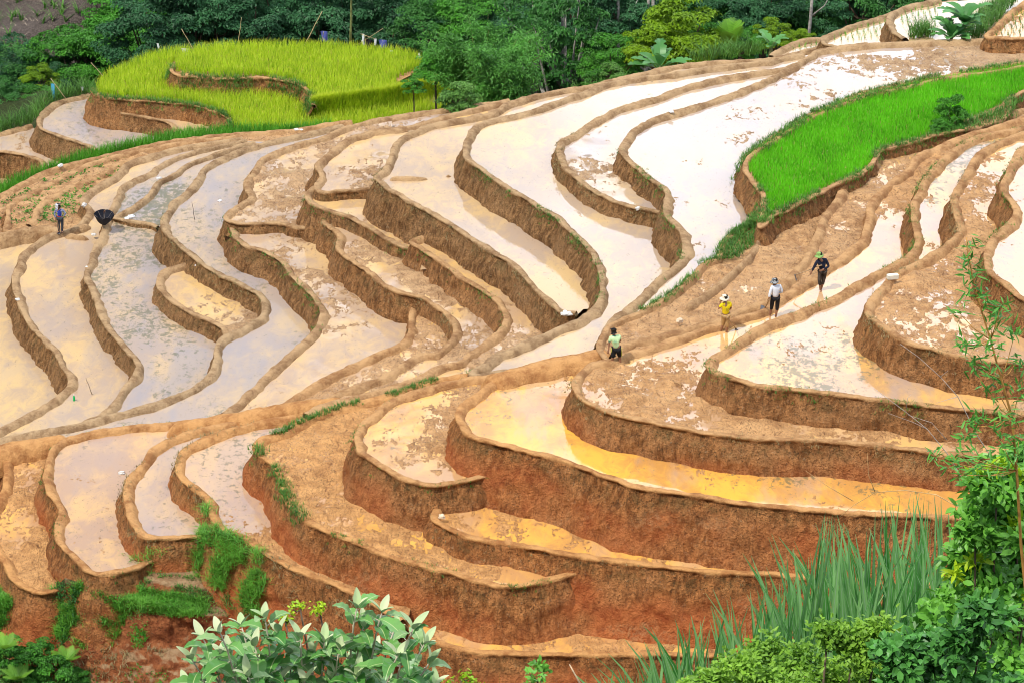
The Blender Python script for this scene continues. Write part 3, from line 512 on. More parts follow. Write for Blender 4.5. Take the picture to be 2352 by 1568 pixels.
def tube(pl, rad, sides=6):
    pl = np.array(pl, float); rad = np.array(rad, float); t_ = unit(np.gradient(pl, axis=0)); ref = np.array([.31, .17, .93]) if abs(t_[0][2]) < .8 else np.array([1., .1, 0])
    a = unit(np.cross(t_, ref)); b = np.cross(t_, a); an = np.linspace(0, 2*math.pi, sides, endpoint=False)
    V = (pl[:, None] + rad[:, None, None]*(np.cos(an)[None, :, None]*a[:, None] + np.sin(an)[None, :, None]*b[:, None])).reshape(-1, 3)
    F = []
    for i in range(len(pl)-1):
        for j in range(sides):
            F.append((i*sides+j, i*sides+(j+1) % sides, (i+1)*sides+(j+1) % sides, (i+1)*sides+j))
    F.append(tuple(range(sides))[::-1]); F.append(tuple((len(pl)-1)*sides+j for j in range(sides)))
    return V, F
class Bag:
    def __init__(s): s.V = []; s.F = []; s.n = 0
    def add(s, V, F):
        s.V.append(np.asarray(V, float)); s.F += [tuple(int(i)+s.n for i in f) for f in F]; s.n += len(V); return s
    def make(s, name, mat, parent=None, smooth=True, **k): return mesh_obj(name, np.vstack(s.V), s.F, mat, parent, smooth, **k)
BARK_PALE = simple_mat('bark_pale', (.34, .31, .27), .9, .35, 5); BARK = simple_mat('bark_brown', (.12, .085, .055), .9, .35, 5)
LM = {
 'dark':   leaf_material('leaf_dark_blue_green', (.012, .050, .020), (.042, .145, .050)),
 'deep':   leaf_material('leaf_deep_green', (.013, .06, .012), (.05, .18, .03)),
 'mid':    leaf_material('leaf_mid_green', (.022, .10, .010), (.075, .27, .024)),
 'bamboo': leaf_material('leaf_bamboo', (.028, .11, .014), (.10, .30, .045)),
 'bright': leaf_material('leaf_yellow_green', (.075, .16, .008), (.20, .34, .012), trans=.35),
 'pale':   leaf_material('leaf_pale_green', (.05, .14, .02), (.14, .30, .06), trans=.3),
}
def make_tree(name, kind, rx, rz, nclump, nleaf, L, seed, trunk_h, bark, clump_r=.9, droop=0.0, airy=False):
    """a tree prototype: crown of separate leaf clumps, trunk with limbs; origin at the foot"""
    r = np.random.default_rng(seed); root = empty(name, (0, 0, 0))
    cz = trunk_h + rz*.62
    u = unit(r.normal(size=(nclump*3, 3))); u = u[u[:, 2] > -.55][:nclump]
    rad = r.uniform(.45, 1.0, len(u))**.6
    lump = 1 + .28*np.array([noise.noise((a*1.3+seed, b*1.3, c*1.3)) for a, b, c in u])
    C = u*rad[:, None]*lump[:, None]*np.array([rx, rx, rz]); C[:, 2] += cz
    per = nleaf//len(C); Cc = np.repeat(C, per, 0); m = len(Cc)
    cr = np.repeat(r.uniform(.6, 1.25, len(C))*clump_r, per)
    v = unit(r.normal(size=(m, 3))); v[:, 2] = np.abs(v[:, 2])*.75 - .18
    pos = Cc + v*cr[:, None]*np.array([1, 1, .62])*(r.uniform(.55, 1.0, m)[:, None])
    out = unit(pos-np.array([0, 0, cz-rz*.3])); N = unit(v*.6 + out*.5 + np.array([0, 0, .8]) + r.normal(size=(m, 3))*.35)
    D = unit(np.cross(N, r.normal(size=(m, 3)))); D[:, 2] -= .25 + droop; 
    V, F, rn = leaf_cards(pos, D, N, r.uniform(.6, 1.3, m)*L, r.uniform(.35, .6, m)*L, r=r)
    mesh_obj('crown', V, F, LM[kind], root, smooth=False, attrs={'rnd': rn})
    bg = Bag(); top = np.array([r.normal()*.3, r.normal()*.3, cz]); n = 7
    ax = [np.array([math.sin(i*.9+seed)*.10*i/n*rx*.5, math.cos(i*1.1+seed)*.08*i/n*rx*.5, 0]) + top*np.array([i/n, i/n, i/n]) for i in range(n+1)]
    R0 = .035*(trunk_h+rz) + .06
    bg.add(*tube(ax, [R0*(1-.75*i/n) for i in range(n+1)], 7))
    for j in range(9 if not airy else 16):
        i = r.integers(2, n); st = ax[i]; e = C[r.integers(len(C))]; mid = (st+e)/2 + np.array([0, 0, -.1*rx])
        bg.add(*tube([st, mid, e], [R0*.38, R0*.24, R0*.08], 5))
    bg.make('trunk', bark, root)
    return root
def copy_tree(o, parent=None):
    c = o.copy(); COL.objects.link(c)
    if parent: c.parent = parent
    for ch in [x for x in o.children]: copy_tree(ch, c)
    return c
PROTO = {}
def proto(key, *a, **k):
    o = make_tree(*a, **k); PROTO[key] = [o, False]; return o
proto('dark1', 'forest_tree', 'dark', 3.4, 3.0, 60, 12000, .26, 11, 4.0, BARK)
proto('dark2', 'forest_tree', 'dark', 3.0, 3.6, 60, 12000, .24, 12, 5.0, BARK, clump_r=.8)
proto('deep1', 'forest_tree', 'deep', 3.2, 2.9, 55, 11000, .25, 13, 3.5, BARK)
proto('mid1', 'broadleaf_tree', 'mid', 3.2, 2.6, 55, 11000, .25, 14, 3.0, BARK)
proto('airy', 'pale_trunk_tree', 'deep', 2.6, 4.0, 34, 5200, .30, 15, 4.5, BARK_PALE, clump_r=.85, droop=.2, airy=True)
proto('bright', 'broadleaf_tree', 'bright', 2.6, 2.5, 50, 9000, .27, 16, 2.0, BARK, clump_r=.75)
proto('bush', 'bush', 'pale', .9, .9, 22, 3200, .17, 17, .25, BARK, clump_r=.38)
proto('dbush', 'bush', 'mid', 1.0, 1.0, 26, 4200, .16, 18, .25, BARK, clump_r=.40)
def place(key, px, py, dist, s=1.0, label='', cat='tree', group=None, sz=None, rot=None, name=None, crown=.62):
    """stand a tree so that its crown centre is seen at px, py, with its foot on the ground there"""
    o, used = PROTO[key]; t_ = o if not used else copy_tree(o); PROTO[key][1] = True
    x, y, zc = PD(px, py, dist); g = float(gz(x, y)[0])
    crown_mesh = [c for c in t_.children if c.name.startswith('crown')][0]
    zs = [v.co.z for v in list(crown_mesh.data.vertices)[::40]]; cz0 = (min(zs)+max(zs))/2
    low = g - .3; szz = sz if sz else s
    z0 = zc - cz0*szz
    t_.location = (x, y, z0); t_.scale = (s, s, szz); t_.rotation_euler[2] = rot if rot is not None else random.uniform(0, 6.28)
    if z0 > low + .3:      # lengthen the trunk down to the ground
        for ch in t_.children:
            if ch.name.startswith('trunk') and z0-low > .3:
                bg = Bag(); k = 1/szz; hh = (z0-low)*k
                R0 = (.035 if 'bush' in key else .2)/s; bg.add(*tube([(0, 0, -hh), (.05, .03, -hh*.5), (0, 0, .15)], [R0*1.25, R0*1.1, R0], 7))
                bg.make('trunk_base', ch.data.materials[0], t_)
    if name: t_.name = name
    return tag(t_, label, cat, group)
# ---------------------------------------------------------------- forest behind the ridge
ORD = ['leftmost', 'second from the left', 'third from the left', 'fourth from the left', 'fifth from the left', 'sixth from the left', 'seventh from the left', 'eighth from the left', 'ninth from the left', 'tenth from the left', 'eleventh from the left', 'twelfth from the left', 'thirteenth from the left', 'fourteenth from the left', 'fifteenth from the left', 'sixteenth from the left']
def row(keys, spots, dist, what, group, s=1.0, cat='tree'):
    spots = sorted(spots)
    for i, (x, y) in enumerate(spots):
        place(keys[i % len(keys)], x, y, dist+random.uniform(-2, 2), s*random.uniform(.9, 1.15), '%s %s' % (ORD[i].split(' from')[0] + (' from the left' if ' from' in ORD[i] else ''), what), cat, group)
row(['dark1', 'dark2', 'deep1'], [(x, -85 + (i % 2)*30) for i, x in enumerate(range(620, 2420, 150))], 196, 'dark tree deep in the forest', 'dark forest trees at the back', 1.35)
row(['dark2', 'dark1', 'deep1'], [(x, 0 + (i % 2)*25) for i, x in enumerate(range(500, 2150, 135))], 180, 'dark tree of the middle forest row', 'dark forest trees in the middle row', 1.15)
row(['dark1', 'dark2'], [(345, 60), (420, 55), (480, 40), (575, 55), (660, 35), (750, 60), (835, 50), (900, 60)], 172, 'blue green tree right behind the ripe rice', 'dark trees behind the ripe rice', 1.0)
row(['deep1', 'mid1'], [(170, 120), (235, 105), (300, 95), (355, 80), (270, 150), (180, 165), (330, 130), (60, 160)], 178, 'green tree on the slope left of the rice', 'green trees left of the ripe rice', .88)
place('deep1', 45, 232, 172, .6, 'low dark green tree just above the long grass at the left edge', 'tree'); place('dark2', 110, 205, 174, .6, 'dark green low tree behind the small reddish topped tree', 'tree')
place('deep1', 20, 222, 168, .55, 'lowest dark green tree at the left edge beside the long grass', 'tree'); place('mid1', 85, 222, 168, .42, 'low green bushy tree right behind the long grass of the far ponds', 'tree')
place('dark1', 25, 150, 178, .9, 'dark blue green tree at the left edge of the photo below the maize slope', 'tree')
place('dark2', 20, 205, 176, .8, 'dark tree at the left edge standing lowest, just above the ponds', 'tree')
place('bright', 92, 175, 172, .45, 'small tree with yellow and reddish young leaves left of the flooded pond', 'tree', name='broadleaf_tree')
row(['mid1', 'deep1'], [(395, 10), (300, 10), (450, -10)], 190, 'mid green tree above the maize slope', 'green trees above the maize slope', .95)
row(['deep1', 'dark2'], [(15, 60), (30, -10)], 196, 'dark tree in the top left corner', 'dark trees at the top left corner', .95)
row(['deep1', 'mid1', 'dark1'], [(1000, 40), (1180, 70), (1210, 140), (1360, 150), (1090, 30)], 166, 'dense green tree beside the bamboo grove', 'trees beside the bamboo grove', .9)
place('airy', 1295, 85, 156, .95, 'slender tree with pale grey forked trunks and open crown right of the bamboo', 'tree', sz=1.1)
place('airy', 1225, 50, 160, .8, 'slender open crowned tree between the bamboo and the forked pale tree', 'tree')
place('mid1', 1415, 120, 153, .62, 'dense feathery dark green tree left of the bright yellow green tree', 'tree')
place('bright', 1570, 55, 152, 1.02, 'largest bright yellow green tree at the sunlit wood edge', 'tree')
place('bright', 1505, 95, 151, .62, 'small sunlit tree with drooping leaves on the left of the large bright tree', 'tree')
place('mid1', 1630, 95, 154, .5, 'low green tree tucked under the right side of the large bright tree', 'tree')
place('pale' if 'pale' in PROTO else 'bright', 1780, 70, 152, .45, 'round yellow green bush right of the tree fern', 'bush')
place('bright', 1835, 88, 150, .33, 'small yellow green bush nearest the pale seedling strip', 'bush')
place('mid1', 1710, 95, 152, .45, 'green bush beside the tree fern', 'bush')
row(['dark1', 'dark2', 'deep1'], [(1700, 15), (1760, 30), (1840, 30), (1900, 40), (1960, 20), (2020, -5), (1660, 5), (1450, 40), (1420, 0)], 165, 'dark tree behind the sunlit bushes', 'dark trees behind the sunlit bushes', .85)
place('bush', 1060, 218, 137, 1.15, 'pale green leafy bush in front of the bamboo, at the edge of the ridge bund', 'bush')
place('bush', 1405, 165, 139, .75, 'light green low bush on the ridge bund left of the banana', 'bush')
place('dbush', 1365, 178, 139, .6, 'small dark bush low on the ridge bund below the pale trunks', 'bush')
place('dbush', 950, 192, 146, .55, 'dark green bush at the left foot of the bamboo, in the notch of the rice', 'bush')
place('dbush', 1000, 150, 150, 1.0, 'dark green bush between the ripe rice and the bamboo grove', 'bush')
# bare twiggy trunks in the wood
def pale_trunk(px, y0, y1, dist, lab, lean=0):
    a = np.array(PD(px, y1, dist)); b = np.array(PD(px+lean, y0, dist)); a[2] = gz(a[0], a[1])[0]-.2
    root = empty('bare_tree_trunk', a, label=lab, cat='tree trunk', group='pale trunks in the dark wood')
    bg = Bag(); n = 6; pl = [(b-a)*i/n + np.array([math.sin(i*1.3+px)*.10, 0, 0]) for i in range(n+1)]
    bg.add(*tube(pl, [.17*(1-.5*i/n) for i in range(n+1)], 7)); bg.make('stem', BARK_PALE, root)
    for i in (3, 4, 5):
        s_ = 1 if i % 2 else -1; bg = Bag(); bg.add(*tube([pl[i], pl[i]+np.array([s_*.8, 0, .7]), pl[i]+np.array([s_*1.3, .1, 1.7])], [.06, .04, .015], 5)); bg.make('branch', BARK_PALE, root)
for i, (x, a, b, l) in enumerate([(1416, -60, 110, 'pale grey trunk left of the large bright tree'), (1488, -60, 40, 'pale trunk seen just above the large bright tree'), (1498, -60, 20, 'thin pale trunk close beside the one above the bright tree'), (1293, -60, 150, 'tall straight grey trunk behind the forked pale tree'), (1860, -40, 60, 'grey forked trunk in the dark wood above the seedling fields')]): pale_trunk(x, a, b, 162, l, 4)
# bamboo grove
def bamboo(px, py, dist, h, nculm, spread, seed, label):
    r = np.random.default_rng(seed); x, y, z = PD(px, 320, dist); g_ = float(gz(x, y)[0])
    root = empty('bamboo_grove', (x, y, z-.2), label=label, cat='bamboo')
    bg = Bag(); pos = []; 
    for i in range(nculm):
        a = r.uniform(0, 6.28); s0 = np.array([math.cos(a), math.sin(a), 0])*r.uniform(0, spread*.35); hh = h*r.uniform(.65, 1.05)
        d = np.array([math.cos(a), math.sin(a), 0])*r.uniform(.4, 1.0)*spread
        pl = [s0 + d*(t_**2.2) + np.array([0, 0, hh*(t_ - .28*t_**3)]) for t_ in np.linspace(0, 1, 8)]
        bg.add(*tube([s0*.6+np.array([0, 0, min(-.1, g_-z)])]+pl, np.r_[.055, np.linspace(.05, .008, 8)], 5))
        for j in range(26):
            t_ = r.uniform(.22, 1); c = s0 + d*(t_**2.2) + np.array([0, 0, hh*(t_ - .28*t_**3)]); dd = unit(r.normal(size=3)*np.array([1, 1, .35])); 
            ln = r.uniform(.4, 1.3)
            for q in range(9):
                pos.append(c + dd*ln*(q/9) - np.array([0, 0, .35*(q/9)**2*ln]) + r.normal(size=3)*.10)
    bg.make('culms', simple_mat('bamboo_culm', (.16, .22, .05), .5, .3, 4), root)
    C = np.repeat(np.array(pos), 4, 0) + r.normal(size=(len(pos)*4, 3))*.09; m = len(C)
    D = unit(r.normal(size=(m, 3))); D[:, 2] = D[:, 2]*.5 - .35; N = unit(r.normal(size=(m, 3))*.6 + np.array([0, 0, 1]))
    V, F, rn = leaf_cards(C, D, N, r.uniform(.20, .36, m), r.uniform(.045, .075, m), r=r)
    mesh_obj('leaves', V, F, LM['bamboo'], root, smooth=False, attrs={'rnd': rn}); return root
bamboo(1105, 190, 150, 9.0, 36, 2.7, 5, 'large feathery bamboo grove behind the ridge, right of the ripe rice')
bamboo(1045, 200, 157, 8.2, 16, 1.9, 6, 'lower bamboo clump on the left side of the large grove')
bamboo(1155, 170, 143, 7.8, 18, 2.2, 8, 'bamboo clump on the right side of the large grove')
# ---------------------------------------------------------------- blades: rice, grass, weeds
def blade_mesh(C, h, wd, lean, r, curve=.5, seg=3):
    """tapering bent blades; C roots"""
    m = len(C); a = r.uniform(0, 6.28, m); d = np.c_[np.cos(a), np.sin(a), np.zeros(m)]; s = np.c_[-np.sin(a), np.cos(a), np.zeros(m)]
    h = np.broadcast_to(h, m); lean = np.broadcast_to(lean, m); rows = []
    for k in range(seg):
        t_ = k/seg; c = C + d*(lean*h*(t_**1.8)*curve*2)[:, None] + np.array([0, 0, 1])*(h*(t_ - .25*lean*t_**2))[:, None]
        w_ = wd*(1-t_**1.5)*.5; rows += [c - s*np.reshape(w_, (-1, 1)), c + s*np.reshape(w_, (-1, 1))]
    tip = C + d*(lean*h*curve*2)[:, None] + np.array([0, 0, 1])*(h*(1-.25*lean))[:, None]
    V = np.stack(rows+[tip], 1); nv = V.shape[1]; k0 = np.arange(m)*nv; F = []
    q = [np.c_[k0+2*i, k0+2*i+1, k0+2*i+3, k0+2*i+2] for i in range(seg-1)]
    e = 2*(seg-1); t3 = np.c_[k0+e, k0+e+1, k0+nv-1, k0+nv-1]
    F = np.vstack(q+[t3]); 
    tip_a = np.tile(np.r_[np.repeat(np.arange(seg)/seg, 2), 1.0], m)
    return V.reshape(-1, 3), F, np.repeat(r.random(m), nv), tip_a
def blades(name, C, h, wd, lean, mat, seed, parent=None, seg=3, curve=.5, **k):
    r = np.random.default_rng(seed); V, F, rn, tp = blade_mesh(np.asarray(C, float), h, wd, lean, r, curve, seg)
    F3 = F[F[:, 2] == F[:, 3]][:, :3]; F4 = F[F[:, 2] != F[:, 3]]
    FF = [tuple(f) for f in F4.tolist()] + [tuple(f) for f in F3.tolist()]
    return mesh_obj(name, V, FF, mat, parent, smooth=False, attrs={'rnd': rn, 'tip': tp}, **k)
RICE_RIPE = leaf_material('rice_ripe', (.17, .38, .012), (.40, .60, .02), trans=.45, sc=.9, tip=(.66, .72, .05))
RICE_YOUNG = leaf_material('rice_bright', (.045, .28, .008), (.15, .54, .012), trans=.4, sc=.5, tip=(.20, .64, .02))
RICE_EDGE = leaf_material('rice_green', (.04, .17, .01), (.10, .32, .02), trans=.3, sc=.6)
GRASS = leaf_material('grass_green', (.03, .10, .012), (.09, .22, .03), trans=.25, sc=.8)
GRASS_DRY = leaf_material('grass_dry', (.12, .11, .04), (.30, .24, .11), trans=.2, sc=.8)
def fill(poly_px, z, spacing, seed, jit=.5):
    """scatter roots over a photo outline lying at level z (or on the ground when z is None)"""
    r = np.random.default_rng(seed)
    if z is not None:
        poly = back(poly_px, z); x0, y0 = poly.min(0); x1, y1 = poly.max(0)
        X, Y = np.meshgrid(np.arange(x0, x1, spacing), np.arange(y0, y1, spacing)); X = X.ravel()+r.uniform(-jit, jit, X.size)*spacing; Y = Y.ravel()+r.uniform(-jit, jit, Y.size)*spacing
        m = inpoly(X, Y, poly); return np.c_[X[m], Y[m], np.full(m.sum(), z)]
def scatter_ground(poly_px, spacing, seed, ylim, zmin=None):
    r = np.random.default_rng(seed); xs = [p[0] for p in poly_px]; ys = [p[1] for p in poly_px]
    # bounding box in the world from a coarse test of the sheet
    m = inpoly(PX, PY, poly_px) & (gy > ylim[0]) & (gy < ylim[1])
    if not m.any(): return np.zeros((0, 3))
    x0, x1, y0, y1 = gx[m].min()-1, gx[m].max()+1, gy[m].min()-1, gy[m].max()+1
    X, Y = np.meshgrid(np.arange(x0, x1, spacing), np.arange(y0, y1, spacing)); X = X.ravel()+r.uniform(-.5, .5, X.size)*spacing; Y = Y.ravel()+r.uniform(-.5, .5, Y.size)*spacing
    Z = ground_z(X, Y); qx, qy = proj(X, Y, Z); k = inpoly(qx, qy, poly_px)
    return np.c_[X[k], Y[k], Z[k]]
GZ2 = gzv.reshape(len(GY), len(GX))
def ground_z(X, Y):
    """height of the ground mesh itself"""
    X = np.asarray(X, float); Y = np.asarray(Y, float)
    i = np.clip(np.searchsorted(GX, X)-1, 0, len(GX)-2); j = np.clip(np.searchsorted(GY, Y)-1, 0, len(GY)-2)
    u = (X-GX[i])/(GX[i+1]-GX[i]); v = (Y-GY[j])/(GY[j+1]-GY[j])
    return GZ2[j, i]*(1-u)*(1-v)+GZ2[j, i+1]*u*(1-v)+GZ2[j+1, i]*(1-u)*v+GZ2[j+1, i+1]*u*v
def rep(C, k, sp, seed):
    r = np.random.default_rng(seed); o = np.repeat(C, k, 0); o[:, :2] += r.normal(size=(len(o), 2))*sp; return o
LOWP = pts('1040,243 1005,262 950,268 850,292 760,300 690,306 560,302 530,290 535,275 500,255 450,242 400,235 350,230 300,228 265,226 235,222 222,214 222,195 240,178 300,150 350,122 420,112 460,108 620,99 760,100 900,110 960,125 985,150 945,165 905,185 915,205 960,225')
HIGHP = pts('722,244 716,225 703,204 680,189 640,181 590,176 540,179 500,177 440,172 408,165 402,150 412,135 430,122 460,114 500,110 600,106 750,108 880,118 950,128 985,147 945,165 905,185 915,200 960,208 900,217 830,226 760,236')
LOWP2 = pts('1040,245 1000,262 900,285 760,302 700,306 560,304 535,292 535,275 500,255 450,242 400,235 350,230 300,228 265,226 235,222 222,214 222,195 240,178 300,150 350,128 405,118 440,118 408,140 395,150 395,178 450,192 560,198 640,205 690,225 705,250 722,271 790,265 870,255 940,244 1000,233 1045,225')
zl, zh = LV['rice_low']-.2, LV['rice_high']-.2
c = fill(LOWP2, zl, .17, 1); blades('rice_crop', rep(c, 7, .05, 2), rng.uniform(.38, .70, len(c)*7), .030, rng.uniform(.1, .55, len(c)*7), RICE_RIPE, 3, label='yellow green ripening rice on the lower terrace of the far hill', kind='stuff')
c = fill(HIGHP, zh, .17, 4); blades('rice_crop', rep(c, 7, .05, 5), rng.uniform(.38, .70, len(c)*7), .030, rng.uniform(.1, .55, len(c)*7), RICE_RIPE, 6, label='yellow green ripening rice on the raised terrace of the far hill', kind='stuff')
ra = catmull(pts('718,243 760,236 830,226 900,217 950,207 985,200')); rb = catmull(pts('722,270 790,264 870,254 940,243 1000,232 1045,224')); na = min(len(ra), len(rb)); ra, rb = ra[:na], rb[:na]
Va = np.array([P(x, y, zh) for x, y in ra]+[P(x, y, zl+.02) for x, y in rb]); mesh_obj('rice_field_ground', Va, [(i, i+1, na+i+1, na+i) for i in range(na-1)], GROUND, attrs={'grass': np.full(2*na, .6)}, kind='structure')
r_ = np.random.default_rng(40); uu = r_.uniform(0, na-1.001, 2600); vv_ = np.r_[r_.uniform(0, 1, 1500), r_.uniform(-.12, .12, 1100)]; ii = uu.astype(int); ff_ = (uu-ii)[:, None]; pa = Va[ii]*(1-ff_)+Va[ii+1]*ff_; pb = Va[na+ii]*(1-ff_)+Va[na+ii+1]*ff_; c = pa*(1-vv_[:, None])+pb*vv_[:, None]
blades('rice_crop', rep(c, 7, .05, 41), rng.uniform(.38, .70, len(c)*7), .030, rng.uniform(.1, .55, len(c)*7), RICE_RIPE, 42, label='ripening rice on the slope joining the two terraces of the far hill', kind='stuff')
# band of rice in front of the small far ponds
BAND = pts('-40,460 0,434 60,412 110,392 180,366 250,348 330,330 420,312 520,304 620,301 700,300 760,292 760,310 560,322 300,352 110,408 0,462 -40,480')
zb = LV['a']-1.5
q = back(BAND, zb); mesh_obj('rice_field_ground', [(a, b, zb) for a, b in q], [tuple(range(len(q)))], GROUND, smooth=False, attrs={'grass': np.full(len(q), .6)}, kind='structure')
c = fill(BAND, zb, .15, 7); blades('rice_crop', rep(c, 7, .05, 8), rng.uniform(.5, .85, len(c)*7), .034, rng.uniform(.1, .5, len(c)*7), RICE_EDGE, 9, label='fresh green strip of rice along the outer side of the ridge', kind='stuff')
# seedling bed: dense vivid grass green
BED = pts('1760,505 1748,522 1752,500 1762,478 1757,448 1738,420 1718,390 1722,368 1745,345 1790,315 1850,280 1930,244 1995,222 2070,205 2145,187 2270,167 2360,152 2420,150 2400,195 2319,222 2300,240 2240,268 2180,290 2139,308 2089,323 2034,336 2010,347 2000,375 1977,395 1914,422 1864,447 1814,472 1777,487')
zk = LV['K']-.2
c = fill(BED, zk, .085, 10); blades('rice_seedlings', rep(c, 4, .03, 11), rng.uniform(.20, .36, len(c)*4), .024, rng.uniform(.05, .45, len(c)*4), RICE_YOUNG, 12, label='vivid green nursery bed of rice seedlings on the upper right terrace', kind='stuff', seg=2)
# transplanted seedlings in the pale fields
def sparse(poly, z, sp, h, mat, seed, label, n=4):
    c = fill(pts(poly), z, sp, seed, .15); blades('rice_seedlings', rep(c, n, .03, seed+1), rng.uniform(.6, 1, len(c)*n)*h, .022, .5, mat, seed+2, label=label, kind='stuff', seg=2)
sparse('1903,92 1930,72 2000,48 2045,38 2050,70 2030,90 1960,97', LV['T0']-.2, .32, .3, RICE_EDGE, 30, 'sparse seedlings standing in the pale flooded field left of the banana')
sparse('2062,60 2070,35 2110,15 2160,5 2155,60 2100,58', LV['T1']-.2, .32, .3, RICE_EDGE, 33, 'sparse seedlings standing in the topmost pale field')
sparse('1800,122 1840,100 1890,92 1885,108 1850,118', LV['T2']-.2, .3, .3, RICE_EDGE, 36, 'sparse seedlings in the narrow pale strip beside the wood')
sparse('2262,85 2300,50 2352,10 2352,85', LV['T3']-.2, .3, .35, GRASS, 39, 'green seedlings in the brown corner field at the top right')
# grass along rims
def rim_grass(key, a, b, dens, h, mat, seed, side=.0, spread=.12, label='', dz=-.02, patch=.5):
    tr = [t_ for t_ in T if t_['key'] == key][0]; q, nr = tr['line'], tr['nrm']; qx, qy = proj(q[:, 0], q[:, 1], np.full(len(q), tr['h']))
    r = np.random.default_rng(seed); ok = np.array([a[0] <= x <= b[0] and a[1] <= y <= b[1] for x, y in zip(qx, qy)])
    pn = np.array([fnoise(i*.09, seed) for i in range(len(q))]); ok &= pn > (patch-.5)
    ii = np.nonzero(ok)[0]
    if not len(ii): return
    ii = r.choice(ii, int(len(ii)*dens)); off = side + r.normal(size=len(ii))*spread
    C = np.c_[q[ii, 0]+nr[ii, 0]*off+r.normal(size=len(ii))*.05, q[ii, 1]+nr[ii, 1]*off+r.normal(size=len(ii))*.05, tr['h']+dz-np.maximum(0, off-.15)*2.2]
    k = 5; C = rep(C, k, .04, seed); blades('rim_grass', C, r.uniform(.5, 1.1, len(C))*h, .022, r.uniform(.3, 1.1, len(C)), mat, seed+1, label=label or 'tufts of grass on an earth bund', kind='stuff', seg=2)
ALL = ((-200, -200), (2600, 1700))
rim_grass('R', (590, 850), (1150, 1020), 9, .20, GRASS, 50, .0, .10, 'green fringe of grass along the path above the orange mud field', patch=.3)
rim_grass('R', (560, 1010), (700, 1200), 9, .22, GRASS, 51, .02, .14, 'green grass on the left rim of the orange mud field', patch=.35)
rim_grass('R', (700, 1180), (1340, 1345), 3, .13, GRASS, 52, .1, .10, 'scattered grass on the front rim of the orange mud field')
rim_grass('M1', (1450, 490), (1760, 830), 9, .26, GRASS, 53, .15, .14, 'grass along the edge between the white flooded field and the brown plot', patch=.3)
rim_grass('M1', (1600, 120), (2400, 540), 8, .26, GRASS, 54, .05, .16, 'grass fringe between the white flooded field and the seedling bed', patch=.2)
rim_grass('K', (1740, 180), (2330, 530), 6, .24, GRASS, 55, .05, .14, 'grass fringe on the lower edge of the seedling bed', patch=.3)
rim_grass('rice_low', (200, 190), (560, 300), 7, .3, GRASS, 56, .05, .12, 'grass on the rim of the ripe rice terrace', patch=.2)
rim_grass('rice_high', (380, 140), (740, 260), 12, .35, GRASS, 57, .25, .25, 'rough grass on the bank of the raised rice terrace', patch=.25)
for i, (k, a, b, de, hh) in enumerate([('U', *ALL, 3, .16), ('V', *ALL, 1.2, .14), ('S', *ALL, 2.2, .18), ('H', (1100, 380), (1400, 720), 5, .15), ('Gm', (850, 380), (1330, 720), 3.5, .13), ('W', (1430, 340), (1600, 640), 3.5, .14), ('I', (1280, 300), (1520, 490), 4, .14), ('E', (500, 480), (760, 760), 3, .13), ('D', (360, 460), (620, 760), 3, .13), ('F', (700, 440), (940, 570), 2.5, .12), ('F0', (740, 490), (1060, 800), 3, .13), ('R1', *ALL, 3.5, .15), ('R2', *ALL, 3.5, .15), ('R3', *ALL, 2.5, .14), ('N', (1300, 840), (2200, 1060), 2, .12), ('P', *ALL, 1.5, .12), ('Q', *ALL, 1, .12), ('G', (930, 540), (1180, 800), 2, .12)]):
    rim_grass(k, a, b, de, hh, GRASS if i % 2 else GRASS_DRY, 60+i*3, .14, .10, patch=.48, dz=-.06)
# ---------------------------------------------------------------- people
def skin(name, nodes, edges, mat, parent, root=0, sub=2, **k):
    """grow one continuous surface over a joint graph: nodes = [(x, y, z, r) or (x, y, z, rx, ry)]"""
    me = bpy.data.meshes.new(name); me.from_pydata([n[:3] for n in nodes], edges, []); me.update()
    o = bpy.data.objects.new(name, me); COL.objects.link(o)
    o.modifiers.new('skin', 'SKIN').use_smooth_shade = True
    sv = me.skin_vertices[0].data if me.skin_vertices else None
    if sv is None:
        bm = bmesh.new(); bm.from_mesh(me); bm.verts.layers.skin.verify(); bm.to_mesh(me); bm.free(); sv = me.skin_vertices[0].data
    for i, n in enumerate(nodes): sv[i].radius = (n[3], n[4] if len(n) > 4 else n[3]); sv[i].use_root = (i == root)
    ss = o.modifiers.new('sub', 'SUBSURF'); ss.levels = sub; ss.render_levels = sub
    dg = bpy.context.evaluated_depsgraph_get(); dg.update(); m2 = bpy.data.meshes.new_from_object(o.evaluated_get(dg))
    o.modifiers.clear(); o.data = m2; m2.name = name; m2.materials.clear(); m2.materials.append(mat)
    m2.polygons.foreach_set('use_smooth', np.ones(len(m2.polygons), bool)); o.parent = parent
    return tag(o, **k)
def lathe(name, prof, mat, parent, sides=24, fn=None, **k):
    V = []; F = []
    for i, (r_, z) in enumerate(prof):
        for j in range(sides):
            a = j/sides*2*math.pi; v = (r_*math.cos(a), r_*math.sin(a), z); V.append(fn(v, a, r_) if fn else v)
    for i in range(len(prof)-1):
        for j in range(sides): F.append((i*sides+j, i*sides+(j+1) % sides, (i+1)*sides+(j+1) % sides, (i+1)*sides+j))
    return mesh_obj(name, V, F, mat, parent, **k)
SKIN = simple_mat('skin', (.30, .15, .085), .55, .12, 6); MUDDY = simple_mat('muddy_skin', (.26, .13, .07), .7, .3, 9)
def cloth(name, c, v=.18, sc=9): return simple_mat(name, c, .85, v, sc)
def V3(*a): return np.array(a, float)
